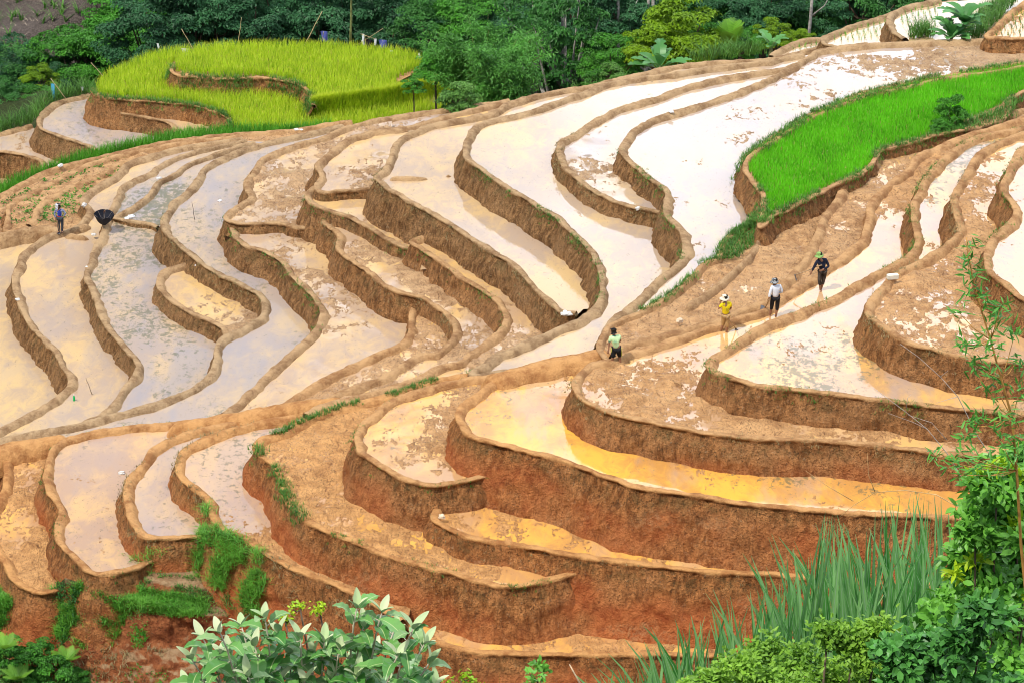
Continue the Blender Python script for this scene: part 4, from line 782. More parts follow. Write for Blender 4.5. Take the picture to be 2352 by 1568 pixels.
def person(loc, J, label, skinmat=SKIN, sink=0.0, shirt=None, sleeve=1.0, pants=None, legs=1.0, hat=None, hair=True, look=(0, -1), boots=None, shirt_r=1.0, open_hand=False, yaw=0):
    root = empty('person', (loc[0], loc[1], loc[2]-sink), yaw, label=label, cat='person')
    g = lambda k: V3(*J[k]); nodes = []; edges = []
    def nd(p, r, r2=None): nodes.append((*p, r, r if r2 is None else r2)); return len(nodes)-1
    pel = nd(g('pelvis'), .125, .10); wa = nd((g('pelvis')*.55+g('chest')*.45), .105, .085); ch = nd(g('chest'), .135, .10); nk0 = nd(g('neck'), .055)
    hd = g('head'); hb = nd(g('neck')*.45+hd*.55-V3(0, 0, .03), .05); h1 = nd(hd+V3(0, 0, -.035), .072, .082); h2 = nd(hd+V3(0, 0, .04), .078, .092); h3 = nd(hd+V3(0, 0, .095), .045, .05)
    edges += [(pel, wa), (wa, ch), (ch, nk0), (nk0, hb), (hb, h1), (h1, h2), (h2, h3)]
    for s in 'LR':
        sh = nd(g('sh'+s), .055); el = nd(g('el'+s), .040); wr = nd(g('ha'+s), .026); um = nd((g('sh'+s)+g('el'+s))/2, .046)
        edges += [(ch, sh), (sh, um), (um, el), (el, wr)]
        d = unit(g('ha'+s)-g('el'+s)); side = unit(np.cross(d, V3(0, 1, .2))); fr = np.cross(side, d)
        pm = nd(g('ha'+s)+d*.06, .032, .018); edges.append((wr, pm))
        for q, (off, ln) in enumerate(zip((-.026, -.009, .009, .025), (.058, .070, .066, .050))):
            a = nd(g('ha'+s)+d*.095+side*off, .0095); curl = .75 if not open_hand else .25
            b = nd(g('ha'+s)+d*(.095+ln*.5)+side*off*1.1+fr*ln*.3*curl, .0085); c = nd(g('ha'+s)+d*(.095+ln*(.85-.35*curl))+side*off*1.1+fr*ln*.8*curl, .007)
            edges += [(pm, a), (a, b), (b, c)]
        a = nd(g('ha'+s)+d*.04-side*.034, .011); b = nd(g('ha'+s)+d*.085-side*.045+fr*.02, .009); edges += [(wr, a), (a, b)]
        hp = nd(g('hip'+s), .085); kn = nd(g('kn'+s), .055); cf = nd(g('kn'+s)*.62+g('an'+s)*.38, .056); an = nd(g('an'+s), .036); to = nd(g('an'+s)+V3(*J.get('toe'+s, (0, -.16, -.05))), .035, .022)
        th = nd((g('hip'+s)+g('kn'+s))/2, .073); edges += [(pel, hp), (hp, th), (th, kn), (kn, cf), (cf, an), (an, to)]
    skin('body', nodes, edges, skinmat, root)
    lk = unit(V3(look[0], look[1], -.1)); sd = unit(np.cross(lk, V3(0, 0, 1)))
    bg = Bag()                                     # nose, ears; eyes and mouth below
    c = hd + lk*.088; bg.add([c+V3(0, 0, .02), c+sd*.013-V3(0, 0, .02), c-sd*.013-V3(0, 0, .02), c+lk*.022-V3(0, 0, .014)], [(0, 1, 3), (0, 3, 2), (1, 2, 3)])
    for s in (-1, 1):
        e = hd + sd*s*.08; bg.add([e+V3(0, 0, .03), e+sd*s*.016+V3(0, 0, .012)-lk*.012, e-V3(0, 0, .03), e-lk*.02], [(0, 1, 2), (0, 2, 3), (0, 3, 1), (1, 3, 2)])
    bg.make('nose_and_ears', skinmat, root)
    bg = Bag()
    for s in (-1, 1):
        e = hd + lk*.084 + sd*s*.03 + V3(0, 0, .018); bg.add([e-sd*.011, e+V3(0, 0, .006)+lk*.004, e+sd*.011, e-V3(0, 0, .006)+lk*.004], [(0, 1, 2, 3)])
    e = hd + lk*.086 - V3(0, 0, .052); bg.add([e-sd*.02, e+V3(0, 0, .005), e+sd*.02, e-V3(0, 0, .006)], [(0, 1, 2, 3)])
    bg.make('eyes_and_mouth', simple_mat('dark_features', (.05, .025, .02), .6, .1), root)
    if hair:
        nn = [(*(hd-lk*.022+V3(0, 0, .05)), .090, .098), (*(hd-lk*.02+V3(0, 0, .10)), .062, .068), (*(hd-lk*.045-V3(0, 0, .02)), .065, .07)]
        skin('hair', nn, [(0, 1), (0, 2)], simple_mat('hair_black', (.012, .010, .009), .5, .3, 20), root, sub=2)
    if shirt:
        k = shirt_r; n2 = []; e2 = []
        def n_(p, r, r2=None): n2.append((*p, r*k, (r if r2 is None else r2)*k)); return len(n2)-1
        a = n_(g('pelvis')+V3(0, 0, -.02), .152, .125); b = n_(g('pelvis')*.5+g('chest')*.5, .138, .115); c = n_(g('chest'), .158, .122); d = n_(g('neck')-V3(0, 0, .03), .07)
        e2 += [(a, b), (b, c), (c, d)]
        for s in 'LR':
            q = n_(g('sh'+s)+V3(0, 0, .004), .072); w_ = g('sh'+s)*(1-min(1, sleeve*2))+g('el'+s)*min(1, sleeve*2); p = n_(w_, .060 if sleeve < .6 else .053); e2 += [(c, q), (q, p)]
            if sleeve > .6: f = n_(g('el'+s)*.15+g('ha'+s)*.85, .042); e2.append((p, f))
        skin('shirt', n2, e2, shirt, root)
    if pants:
        n2 = []; e2 = []
        def n_(p, r, r2=None): n2.append((*p, r, r if r2 is None else r2)); return len(n2)-1
        a = n_(g('pelvis')+V3(0, 0, .03), .142, .115)
        for s in 'LR':
            h_ = n_(g('hip'+s), .105); t2 = n_((g('hip'+s)+g('kn'+s))/2, .094); e2 += [(a, h_), (h_, t2)]
            kk = g('kn'+s); 
            if legs <= .5: c = n_(g('hip'+s)*.12+kk*.88, .088); e2.append((t2, c))
            else:
                c = n_(kk, .074); e_ = n_(kk*(1-min(1, (legs-.5)*2))+g('an'+s)*min(1, (legs-.5)*2), .062); e2 += [(t2, c), (c, e_)]
        skin('trousers', n2, e2, pants, root)
    if boots:
        for s in 'LR':
            skin('boot', [(*(g('kn'+s)*.45+g('an'+s)*.55), .062), (*g('an'+s), .052), (*(g('an'+s)+V3(0, .01, -.04)), .05), (*(g('an'+s)+V3(*J.get('toe'+s, (0, -.16, -.05)))), .042, .035)], [(0, 1), (1, 2), (2, 3)], boots, root)
    if hat:
        m_, br, hh, tilt = hat
        ho = lathe('hat', [(.001, hh), (.05, hh-.004), (.085, hh-.03), (.098, .02), (.102, 0), (br*.7, -.012), (br, -.045), (br*.98, -.052), (.10, -.012)], m_, root, 28,
                   fn=lambda v, a, r_: (v[0], v[1], v[2] + (.018*math.sin(a*2+1) + .010*math.sin(a*5) if r_ > .11 else 0)))
        ho.location = tuple(hd + V3(0, 0, .065)); ho.rotation_euler = tilt
    return root
def hoe(label, a, b, blade_dir, blade=.2, bw=.13, mat=None):
    """digging hoe: wooden shaft from a (grip end) to b (head), iron blade"""
    a = V3(*a); b = V3(*b); root = empty('hoe', a, label=label, cat='hoe'); bg = Bag()
    n = 8; pl = [(b-a)*i/n + V3(0, 0, .012*math.sin(i)) for i in range(n+1)]; bg.add(*tube(pl, [.021]*(n+1), 7)); bg.make('shaft', simple_mat('hoe_wood', (.36, .24, .13), .6, .3, 14), root)
    d = unit(V3(*blade_dir)); s = unit(np.cross(d, b-a)); u = np.cross(d, s); e = b-a; V = []
    for t_, w_ in ((0, .5), (.25, .8), (.7, 1), (1, .95)):
        for q in (-1, 1):
            for th in (-.006, .006): V.append(e + d*blade*t_ + s*bw*.5*w_*q + u*th - u*.02*math.sin(t_*2))
    F = [(0, 1, 3, 2)]; 
    for i in range(3):
        o_ = i*4; F += [(o_, o_+2, o_+6, o_+4), (o_+1, o_+5, o_+7, o_+3), (o_, o_+4, o_+5, o_+1), (o_+2, o_+3, o_+7, o_+6)]
    F.append((12, 14, 15, 13)); mesh_obj('blade', V, F, simple_mat('iron_blade', (.18, .18, .19), .45, .35, 14, .5, .5), root, smooth=False)
    mesh_obj('collar', *tube([e-(b-a)*.03, e+(b-a)*.02], [.028, .028], 8), simple_mat('iron_collar', (.10, .09, .085), .6, .3), root)
    return root
def base_joints(h=1.6, **kw):
    k = h/1.6
    J = dict(pelvis=(0, 0, .88), chest=(0, 0, 1.20), neck=(0, 0, 1.36), head=(0, 0, 1.48), shL=(-.17, 0, 1.30), shR=(.17, 0, 1.30), elL=(-.22, 0, 1.04), elR=(.22, 0, 1.04), haL=(-.22, -.03, .82), haR=(.22, -.03, .82),
             hipL=(-.09, 0, .84), hipR=(.09, 0, .84), knL=(-.10, 0, .46), knR=(.10, 0, .46), anL=(-.10, 0, .08), anR=(.10, 0, .08))
    J.update(kw); return {a: tuple(v*k for v in b) for a, b in J.items()}
navy = cloth('navy_cloth', (.012, .016, .035)); black = cloth('black_cloth', (.012, .012, .014)); khaki = cloth('khaki_cloth', (.42, .27, .12), .25); yellow = cloth('yellow_cloth', (.80, .62, .01), .1)
white = cloth('white_cloth', (.72, .75, .80), .1); mint = cloth('pale_green_cloth', (.58, .80, .42), .12)
# 1 woman leaning on a hoe by the small ponds
L = P(140, 534, LV['B']+.02)
J = base_joints(1.45, head=(-.05, -.02, 1.48), neck=(-.03, 0, 1.36), elL=(-.27, -.06, 1.08), haL=(-.21, -.14, .86), elR=(.33, .0, 1.08), haR=(.20, -.06, .93), anL=(-.09, -.03, .08), anR=(.07, 0, .08), toeL=(-.08, -.14, -.05), toeR=(.04, -.15, -.05))
chk = NT('checked_sleeves'); wv = chk.noise(30, 2); chk.set('Base Color', chk.mix(chk.ramp(wv, .45, .55), (.05, .07, .22), (.35, .38, .5))); chk.set('Roughness', .85)
pr = person(L, J, 'woman in white headscarf, blue vest and red sash leaning on a hoe', shirt=chk.m, sleeve=1, pants=cloth('grey_leggings', (.045, .055, .07)), legs=.9, boots=simple_mat('dark_boots', (.02, .03, .06), .4, .2), look=(-.5, -1), shirt_r=.86)
k_ = 1.45/1.6
skin('vest', [(0, -.005, .90*k_, .142*.9, .125*.9), (0, -.005, 1.08*k_, .13*.9, .12*.9), (0, -.005, 1.24*k_, .148*.9, .125*.9), (-.02, 0, 1.33*k_, .08, .08)], [(0, 1), (1, 2), (2, 3)], cloth('royal_blue_vest', (.02, .05, .35)), pr)
skin('sash', [(-.02, -.01, .93*k_, .135, .128), (-.02, -.01, .99*k_, .132, .124)], [(0, 1)], cloth('red_sash', (.55, .03, .03)), pr)
skin('headscarf', [(-.05, -.01, 1.54*k_, .105, .112), (-.05, 0, 1.60*k_, .085, .09), (-.11, -.06, 1.52*k_, .06, .03)], [(0, 1), (0, 2)], cloth('white_headscarf', (.75, .76, .80), .08), pr)
hoe('wooden hoe held upright by the woman on the narrow bund', P(131, 507, LV['B']+.86) , P(137, 534, LV['B']+.03), (-.3, -1, -.1), .16)
# 2 man in pale green shirt
L = P(1412, 838, -.2)
J = base_joints(1.64, pelvis=(.05, .02, .88), chest=(.0, .03, 1.20), neck=(-.04, .05, 1.35), head=(-.07, .07, 1.46), shL=(-.17, -.02, 1.29), shR=(.15, .10, 1.29), elL=(-.22, -.06, 1.05), haL=(-.24, -.10, .84), elR=(.20, .20, 1.06), haR=(.12, .32, .95),
                hipL=(-.03, 0, .84), hipR=(.13, .02, .84), knL=(-.09, -.03, .46), knR=(.18, .05, .46), anL=(-.10, .0, .08), anR=(.20, .04, .08))
pr = person(L, J, 'man in pale green T-shirt and black yellow-striped shorts, seen from behind', shirt=mint, sleeve=.30, pants=black, legs=.46, look=(-.6, 1), sink=.22, shirt_r=1.02)
for s_, xx in ((-1, -.125), (1, .245)):
    for q in range(3):
        y0 = -.05 + q*.028; mesh_obj('stripe', *tube([(xx*1.02-.005*s_*0, y0, .93), (xx*1.08-.02*s_, y0-.01, .74), (xx*1.12-.02*s_, y0-.01, .56)], [.0065]*3, 5), simple_mat('yellow_stripe', (.75, .80, .05), .8, .05), pr)
def text(body, loc, rot, size, mat, parent, name='lettering', ext=.002):
    c = bpy.data.curves.new(name, 'FONT'); c.body = body; c.size = size; c.extrude = ext; c.align_x = 'CENTER'
    o = bpy.data.objects.new(name, c); COL.objects.link(o); dg = bpy.context.evaluated_depsgraph_get(); dg.update()
    m = bpy.data.meshes.new_from_object(o.evaluated_get(dg)); bpy.data.objects.remove(o); m.materials.clear(); m.materials.append(mat)
    o = bpy.data.objects.new(name, m); COL.objects.link(o); o.location = loc; o.rotation_euler = rot; o.parent = parent; return o
teal = simple_mat('teal_print', (.02, .28, .22), .8, .05)
lathe('back_emblem', [(.03, 0), (.036, .003), (.03, .006)], teal, pr, 20).matrix_local = Matrix.Translation((.0, -.135, 1.255)) @ Matrix.Rotation(math.radians(84), 4, 'X') @ Matrix.Diagonal((1, .55, 1, 1))
for q, hh in enumerate((1.19,)):
    mesh_obj('back_print', *tube([(-.07, -.128, hh), (0, -.145, hh+.012), (.075, -.128, hh)], [.010, .011, .010], 5), teal, pr)
mesh_obj('collar_trim', *tube([(-.10, -.01, 1.40), (-.04, -.04, 1.385), (.03, .0, 1.40)], [.012]*3, 6), teal, pr)
mesh_obj('sleeve_trim', *tube([(-.262, -.055, 1.205), (-.2, -.115, 1.195), (-.155, -.05, 1.20)], [.008]*3, 6), teal, pr)
# 3 man in yellow shirt
L = P(1665, 763, -.2)
J = base_joints(1.66, head=(-.06, .05, 1.47), neck=(-.02, .02, 1.35), shL=(-.15, -.05, 1.28), shR=(.16, .05, 1.29), elL=(-.27, -.06, 1.12), haL=(-.20, .02, 1.36), elR=(.20, .14, 1.05), haR=(.14, .26, .95),
                hipL=(-.06, 0, .84), hipR=(.09, 0, .84), knL=(-.07, .06, .48), knR=(.07, -.02, .46), anL=(-.20, .05, .20), anR=(.05, .0, .08))
J['anL'] = (-.16, .12, .12)
pr = person(L, J, 'man in yellow T-shirt and cream sun hat, one hand raised to his face', shirt=yellow, sleeve=.32, pants=khaki, legs=.60, hat=(cloth('cream_hat', (.72, .66, .50), .1), .185, .11, (.12, -.12, 0)), look=(-.9, .5), sink=.18)
text('10', (.055, -.125, 1.10), (math.radians(88), 0, 0), .17, simple_mat('shirt_number', (.30, .27, .03), .8, .05), pr)
hoe('hoe leaning down behind the man in yellow, its head in the puddle', P(1671, 729, .70), P(1690, 755, -.14), (.25, -.6, -.5), .18)
# 4 man in white shirt
L = P(1779, 727, -.2)
J = base_joints(1.66, head=(-.07, .0, 1.46), neck=(-.03, 0, 1.35), chest=(-.01, 0, 1.20), shL=(-.14, -.05, 1.28), shR=(.16, .04, 1.29), elL=(-.21, -.10, 1.06), haL=(-.24, -.12, .88), elR=(.24, .02, 1.06), haR=(.05, .16, .98),
                knL=(-.12, .02, .46), knR=(.08, -.02, .46), anL=(-.17, .06, .10), anR=(.04, -.02, .08))
hatc = NT('patterned_hat_cloth'); hatc.set('Base Color', hatc.mix(hatc.ramp(hatc.noise(26, 3), .45, .52), (.03, .035, .04), (.35, .36, .36))); hatc.set('Roughness', .9)
pr = person(L, J, 'man in loose white long sleeved shirt, grey patterned hat and rolled black trousers', shirt=white, sleeve=1, pants=black, legs=.66, hat=(hatc.m, .165, .10, (0, -.15, 0)), look=(-1, -.2), sink=.1, shirt_r=1.12)
hoe('broad bladed hoe held low in front of the man in white', P(1767, 688, .82), P(1757, 707, -.02), (-1, -.1, .25), .17, .17)
# 5 man in navy
L = P(1886, 668, -.2)
J = base_joints(1.68, pelvis=(.02, .02, .86), chest=(-.04, .0, 1.18), neck=(-.10, -.01, 1.33), head=(-.15, -.02, 1.44), shL=(-.20, -.05, 1.26), shR=(.12, .05, 1.28), elL=(-.32, -.10, 1.04), haL=(-.40, -.14, .88), elR=(.24, .0, 1.03), haR=(.0, -.14, .96),
                hipL=(-.07, 0, .82), hipR=(.10, 0, .82), knL=(-.08, -.04, .45), knR=(.07, .03, .45), anL=(-.03, -.02, .08), anR=(.0, .05, .08))
pr = person(L, J, 'man in navy long sleeved top and olive green hat swinging a long hoe', shirt=navy, sleeve=1, pants=cloth('mud_stained_trousers', (.05, .04, .035), .7, 7), legs=.72, hat=(cloth('olive_hat', (.25, .42, .12), .15), .175, .12, (0, -.18, 0)), look=(-1, -.2), skinmat=SKIN, sink=.06)
hoe('long handled hoe swung by the man in navy over the brown mud', P(1888, 609, .95), P(1826, 632, .40), (.45, -.2, -1), .22)
# ---------------------------------------------------------------- small things about the paddies
def umbrella(x, y, z):
    root = empty('umbrella', P(x, y, z), label='black umbrella lying upside down and open on the bund', cat='umbrella'); R_, n = .50, 8; V = [(0, 0, .02)]; F = []
    m = 24; rows = 5
    for i in range(1, rows+1):
        for j in range(m):
            a = j/m*2*math.pi; t_ = i/rows; sc = 1 - (.10*abs(math.sin(a*n/2))**.8 * t_); rr = R_*math.sin(t_*1.25)/math.sin(1.25)*sc
            V.append((rr*math.cos(a), rr*math.sin(a), .02+.60*t_**1.25 + .05*abs(math.sin(a*n/2))*t_))
    for j in range(m): F.append((0, 1+j, 1+(j+1) % m))
    for i in range(rows-1):
        for j in range(m): F.append((1+i*m+j, 1+(i+1)*m+j, 1+(i+1)*m+(j+1) % m, 1+i*m+(j+1) % m))
    mesh_obj('canopy', V, F, cloth('black_umbrella_cloth', (.016, .018, .028)), root, smooth=False)
    mesh_obj('shaft', *tube([(0, 0, -.08), (0, 0, .70)], [.009, .009], 6), simple_mat('umbrella_steel', (.30, .24, .20), .4, .1), root)
    mesh_obj('handle', *tube([(0, 0, .66), (0, 0, .78), (.02, 0, .83), (.05, 0, .82), (.055, 0, .78)], [.015]*5, 6), simple_mat('umbrella_handle', (.35, .14, .05), .5, .1), root)
    for k in range(8):
        a = (k+.0)/8*2*math.pi; mesh_obj('rib', *tube([(0, 0, .35), (R_*.55*math.cos(a), R_*.55*math.sin(a), .40), (R_*.98*math.cos(a), R_*.98*math.sin(a), .62)], [.005]*3, 4), bpy.data.materials['umbrella_steel'], root)
    root.rotation_euler = (math.radians(6), math.radians(4), 0)
umbrella(239, 519, LV['C']+.08)
def rock(name, px, py, z, s, mat, label, cat, seed, flat=.5, group=None):
    bm = bmesh.new(); bmesh.ops.create_icosphere(bm, subdivisions=3, radius=1)
    for v in bm.verts:
        n_ = noise.noise(v.co*1.3+Vector((seed, 0, 0)))*.45 + noise.noise(v.co*3.1+Vector((0, seed, 0)))*.18; v.co *= 1+n_; v.co.z *= flat
    me = bpy.data.meshes.new(name); bm.to_mesh(me); bm.free(); me.materials.append(mat); o = bpy.data.objects.new(name, me); COL.objects.link(o)
    q = P(px, py, z); o.location = (q[0], q[1], z+.2*s); o.scale = (s, s*.75, s); o.rotation_euler[2] = seed
    return tag(o, label, cat, group)
STONE = simple_mat('pale_stone', (.62, .60, .56), .8, .2, 12); BAGM = simple_mat('white_plastic', (.82, .83, .85), .35, .08, 14)
for i, (n_, x, y, k, dz, s, m_, lab, cat, fl) in enumerate([
    ('stone', 41, 689, 'B', .0, .13, STONE, 'small pale stone on the outer bund of the second tan pond', 'stone', .5),
    ('stone', 199, 614, 'C', .0, .08, STONE, 'tiny pale stone on the bund below the umbrella', 'stone', .7),
    ('plastic_bag', 301, 500, 'Cf', .02, .19, BAGM, 'white crumpled bag on the dyke right of the umbrella', 'bag', .6),
    ('plastic_bag', 291, 503, 'Cf', -.02, .13, BAGM, 'smaller white bag lying left against the larger one on the dyke', 'bag', .5),
    ('stone', 366, 410, 'Cf', .03, .14, STONE, 'flat pale stone on the thin bund far up the ridge', 'stone', .3),
    ('plastic_bag', 452, 611, 'D', -.32, .12, BAGM, 'white bag caught on the wall above the small pocket pond', 'bag', .6),
    ('plastic_bag', 505, 462, 'D', -.2, .12, BAGM, 'white scrap floating on the grey pond', 'scrap', .3),
    ('stone', 215, 540, 'B', .0, .14, STONE, 'pale flat stone at the end of the little dyke below the umbrella', 'stone', .4),
    ('stone', 193, 473, 'B', .0, .16, STONE, 'pale stone plugging the outlet at the weedy rows', 'stone', .8),
    ('stone', 1301, 723, 'Gm', .08, .22, STONE, 'grey stone slab at the sharp lower corner of the long pond', 'stone', .35),
    ('stone', 1298, 717, 'Gm', .10, .11, BAGM, 'white stone resting behind the grey slab', 'stone', .45),
    ('stone', 1156, 544, 'G', .05, .14, STONE, 'white stone on the cross dyke between two narrow fields', 'stone', .45),
    ('plastic_bag', 937, 507, 'F', -.45, .13, BAGM, 'white scrap in the outlet hole of the narrow terrace wall', 'scrap', .6),
    ('stone', 1466, 481, 'I', -.1, .17, STONE, 'grey white slab in the outlet above the long white pond', 'stone', .5),
    ('stone', 1541, 258, 'W', .05, .15, BAGM, 'white stones in the gap of the bund of the big white field', 'stone', .45),
    ('stone', 1561, 739, 'M1', .0, .14, simple_mat('cream_stone', (.66, .52, .36), .8, .15, 8), 'cream boulder on the brown mud left of the man in yellow', 'boulder', .9),
    ('stone', 1014, 1187, 'Q', .02, .13, bpy.data.materials['cream_stone'], 'cream stone on the rounded end of the long orange bund', 'stone', .7),
    ('stone', 681, 299, 'E', .1, .15, STONE, 'flat white stone on the ridge bund in front of the rice', 'stone', .35),
    ('stone', 692, 299, 'E', .1, .11, STONE, 'smaller flat stone right beside the one on the ridge bund', 'stone', .3),
    ('stone', 138, 382, 'a', .12, .17, STONE, 'white stone on the outermost bund above the green rice strip', 'stone', .5),
    ('stone', 279, 1087, 'V', -.2, .13, STONE, 'white stone lying in the pink brown pond', 'stone', .6),
    ('plastic_bag', 1814, 1400, None, -8.9, .1, BAGM, None, 'scrap', .3)]):
    if lab is None: continue
    rock(n_, x, y, LV[k]+dz, s, m_, lab, cat, i*1.7+.3, fl)
def block(px, py, z, label):
    bm = bmesh.new(); bmesh.ops.create_cube(bm, size=1); bmesh.ops.bevel(bm, geom=bm.edges[:], offset=.08, segments=2, affect='EDGES')
    me = bpy.data.meshes.new('foam_block'); bm.to_mesh(me); bm.free(); me.materials.append(simple_mat('cream_foam', (.75, .72, .60), .6, .08)); o = bpy.data.objects.new('foam_block', me); COL.objects.link(o)
    q = P(px, py, z); o.location = (q[0], q[1], z+.1); o.scale = (.42, .2, .18); o.rotation_euler = (0, 0, .2); tag(o, label, 'block')
block(2050, 641, LV['R2']+.0, 'cream foam block set in the bund at the top corner of the right field')
# bottle
q = P(170.7, 922, LV['B']-.25); root = empty('bottle', q, label='green plastic bottle standing in the tan pond', cat='bottle')
lathe('body', [(.001, 0), (.045, 0), (.05, .02), (.05, .2), (.035, .26), (.016, .30), (.016, .32)], simple_mat('green_plastic', (.02, .45, .12), .2, .1), root, 14)
lathe('cap', [(.018, .32), (.019, .345), (.001, .348)], BAGM, root, 12)
WOOD = simple_mat('weathered_stick', (.36, .27, .18), .85, .3, 16); BAMB = simple_mat('dry_bamboo', (.48, .38, .20), .6, .3, 8)
def stick(x0, y0, x1, y1, z, r_, label, mat=WOOD, cat='stick', dist=None, name='stick', group=None, upright=True):
    """stick standing at its foot x1, y1 on level z, its tip seen at x0, y0"""
    b = V3(*P(x1, y1, z)); d = ray(x0, y0); t_ = b[1]/d[1]; a = V3(d[0]*t_, b[1], CAMZ+d[2]*t_); root = empty(name, b, label=label, cat=cat)
    if group: root['group'] = group
    n = 5; pl = [(a-b)*i/n + V3(.012*math.sin(i*2.1+x0), 0, 0) for i in range(n+1)]; pl[0] = pl[0]-unit(a-b)*.15
    mesh_obj('pole' if r_ > .02 else 'shaft', *tube(pl, [r_*(1-.4*i/n) for i in range(n+1)], 6), mat, root); return root, a, b
stick(197, 866, 212, 906, LV['B']-.2, .022, 'grey stick leaning in the tan pond near the bottle')
stick(441, 464, 447, 505, LV['D']-.2, .016, 'thin dark stick standing in the grey pond', simple_mat('dark_stick', (.06, .045, .04), .9, .2))
for x0, y0, x1, y1, lab in [(1824, 404, 1823, 431, 'thin cane at the lower left of the seedling bed'), (1998, 255, 1997, 269, 'short pale cane in the middle of the seedling bed'), (1962, 274, 1960, 287, 'short cane left of centre in the seedling bed'), (1900, 345, 1899, 362, 'short cane in the lower part of the seedling bed')]:
    stick(x0, y0, x1, y1, LV['K']-.2, .012, lab, BAMB)
RL, RH = LV['rice_low']-.2, LV['rice_high']-.2
blue = cloth('blue_rag', (.09, .11, .42), .1); wrag = cloth('white_rag', (.75, .78, .82), .08); cyan = cloth('light_blue_rag', (.10, .45, .70), .1)
def rag(root, at, w_, h_, mat, tilt=0, name='rag'):
    V = []; F = []; n = 7
    for i in range(n):
        for j in range(n):
            u, v = i/(n-1), j/(n-1); V.append((at[0]+(u-.5)*w_*(1-.25*v)+tilt*v, at[1]+.05*math.sin(u*5+v*3)*w_*2, at[2]-v*h_*(1+.12*math.sin(u*4))))
    for i in range(n-1):
        for j in range(n-1): F.append((i*n+j, (i+1)*n+j, (i+1)*n+j+1, i*n+j+1))
    mesh_obj(name, V, F, mat, root)
stick(808, -40, 805, 104, RH, .09, 'tall green bamboo pole standing at the edge of the ripe rice', simple_mat('green_bamboo_pole', (.17, .18, .07), .5, .3, 4), 'pole', name='bamboo_pole')
stick(740, 26, 702, 100, RH, .035, 'slanting thin bamboo pole left of the tall one', BAMB, 'pole', name='bamboo_pole')
stick(417, 67, 449, 123, RH, .03, 'thin pole leaning left above the ripe rice with forest behind', BAMB, 'pole', name='bamboo_pole')
stick(209, 144, 241, 180, RL, .028, 'short pole leaning left at the left corner of the ripe rice', BAMB, 'pole', name='bamboo_pole')
stick(555, 40, 547, 100, RH, .025, 'upright thin pole in the middle of the ripe rice edge', BAMB, 'pole', name='bamboo_pole')
r1, a, b = stick(116, 180, 151, 227, LV['Y2'], .03, 'leaning pole with a light blue rag above the flooded pond', BAMB, 'pole', name='bamboo_pole'); rag(r1, a-b+V3(.1, 0, -.35), .22, .9, cyan)
for x0, y0, x1, y1, mt, w_, h_, lab, z in [(744, 72, 738, 100, blue, .42, .62, 'blue rag on a stick by the slanting pole', RH), (879, 92, 882, 118, blue, .5, .52, 'blue rag on a stick at the right end of the ripe rice', RH),
        (425, 112, 424, 130, wrag, .45, .45, 'white cloth on a stick at the left end of the ripe rice', RL), (362, 100, 371, 126, wrag, .14, .3, 'small white rag on a leaning stick left of the white cloth', RL),
        (188, 200, 187, 212, wrag, .18, .22, 'small white scrap on a stick above the flooded pond', LV['Y2']), (1399-500, 116, 900, 126, wrag, .2, .25, 'small white rag right below the right blue rag', RH), (833, 93, 834, 106, wrag, .18, .3, 'small white rag left of the scarecrow frame', RH), (962, 122, 966, 142, wrag, .12, .3, 'white rag on a stick beside the bamboo grove', RH)]:
    r1, a, b = stick(x0, y0, x1, y1, z, .018, lab, BAMB, 'rag', name='rag_on_stick'); rag(r1, a-b, w_, h_, mt, .05)
r1, a, b = stick(838, 82, 842, 108, RH, .022, 'stick frame hung with white rags and a black cloth as a bird scarer', BAMB, 'bird scarer', name='bird_scarer')
mesh_obj('crossbar', *tube([a-b+V3(-.25, 0, .1), a-b+V3(.7, 0, -.25)], [.018, .014], 5), BAMB, r1); mesh_obj('crossbar', *tube([a-b+V3(-.5, 0, -.6), a-b+V3(.3, 0, -.1), a-b+V3(1.1, 0, .45)], [.014]*3, 5), BAMB, r1)
rag(r1, a-b+V3(-.1, 0, .1), .16, .5, wrag); rag(r1, a-b+V3(.62, 0, -.2), .16, .4, wrag); rag(r1, a-b+V3(.25, 0, -.25), .4, .45, black)
# ---------------------------------------------------------------- bananas, ferns, tall grass at the wood edge
BANL = leaf_material('banana_leaf', (.03, .13, .03), (.10, .28, .07), rough=.4, trans=.3); FERN = leaf_material('fern_leaf', (.07, .20, .015), (.16, .34, .03), trans=.3)
def ribbon(path, width, up=(0, 0, 1), fold=.15, notch=None, seed=0):
    """leaf blade along a path with given half widths; two quads across, folded at the midrib"""
    p = np.array(path, float); t_ = unit(np.gradient(p, axis=0)); s = unit(np.cross(t_, np.array(up, float))); n_ = np.cross(s, t_); w_ = np.array(width)[:, None]
    L_ = p - s*w_ + n_*w_*fold; R_ = p + s*w_ + n_*w_*fold; V = np.stack([L_, p, R_], 1).reshape(-1, 3); F = []; r = random.Random(seed)
    for i in range(len(p)-1):
        o_ = i*3; F += [(o_, o_+1, o_+4, o_+3), (o_+1, o_+2, o_+5, o_+4)]
    return V, F
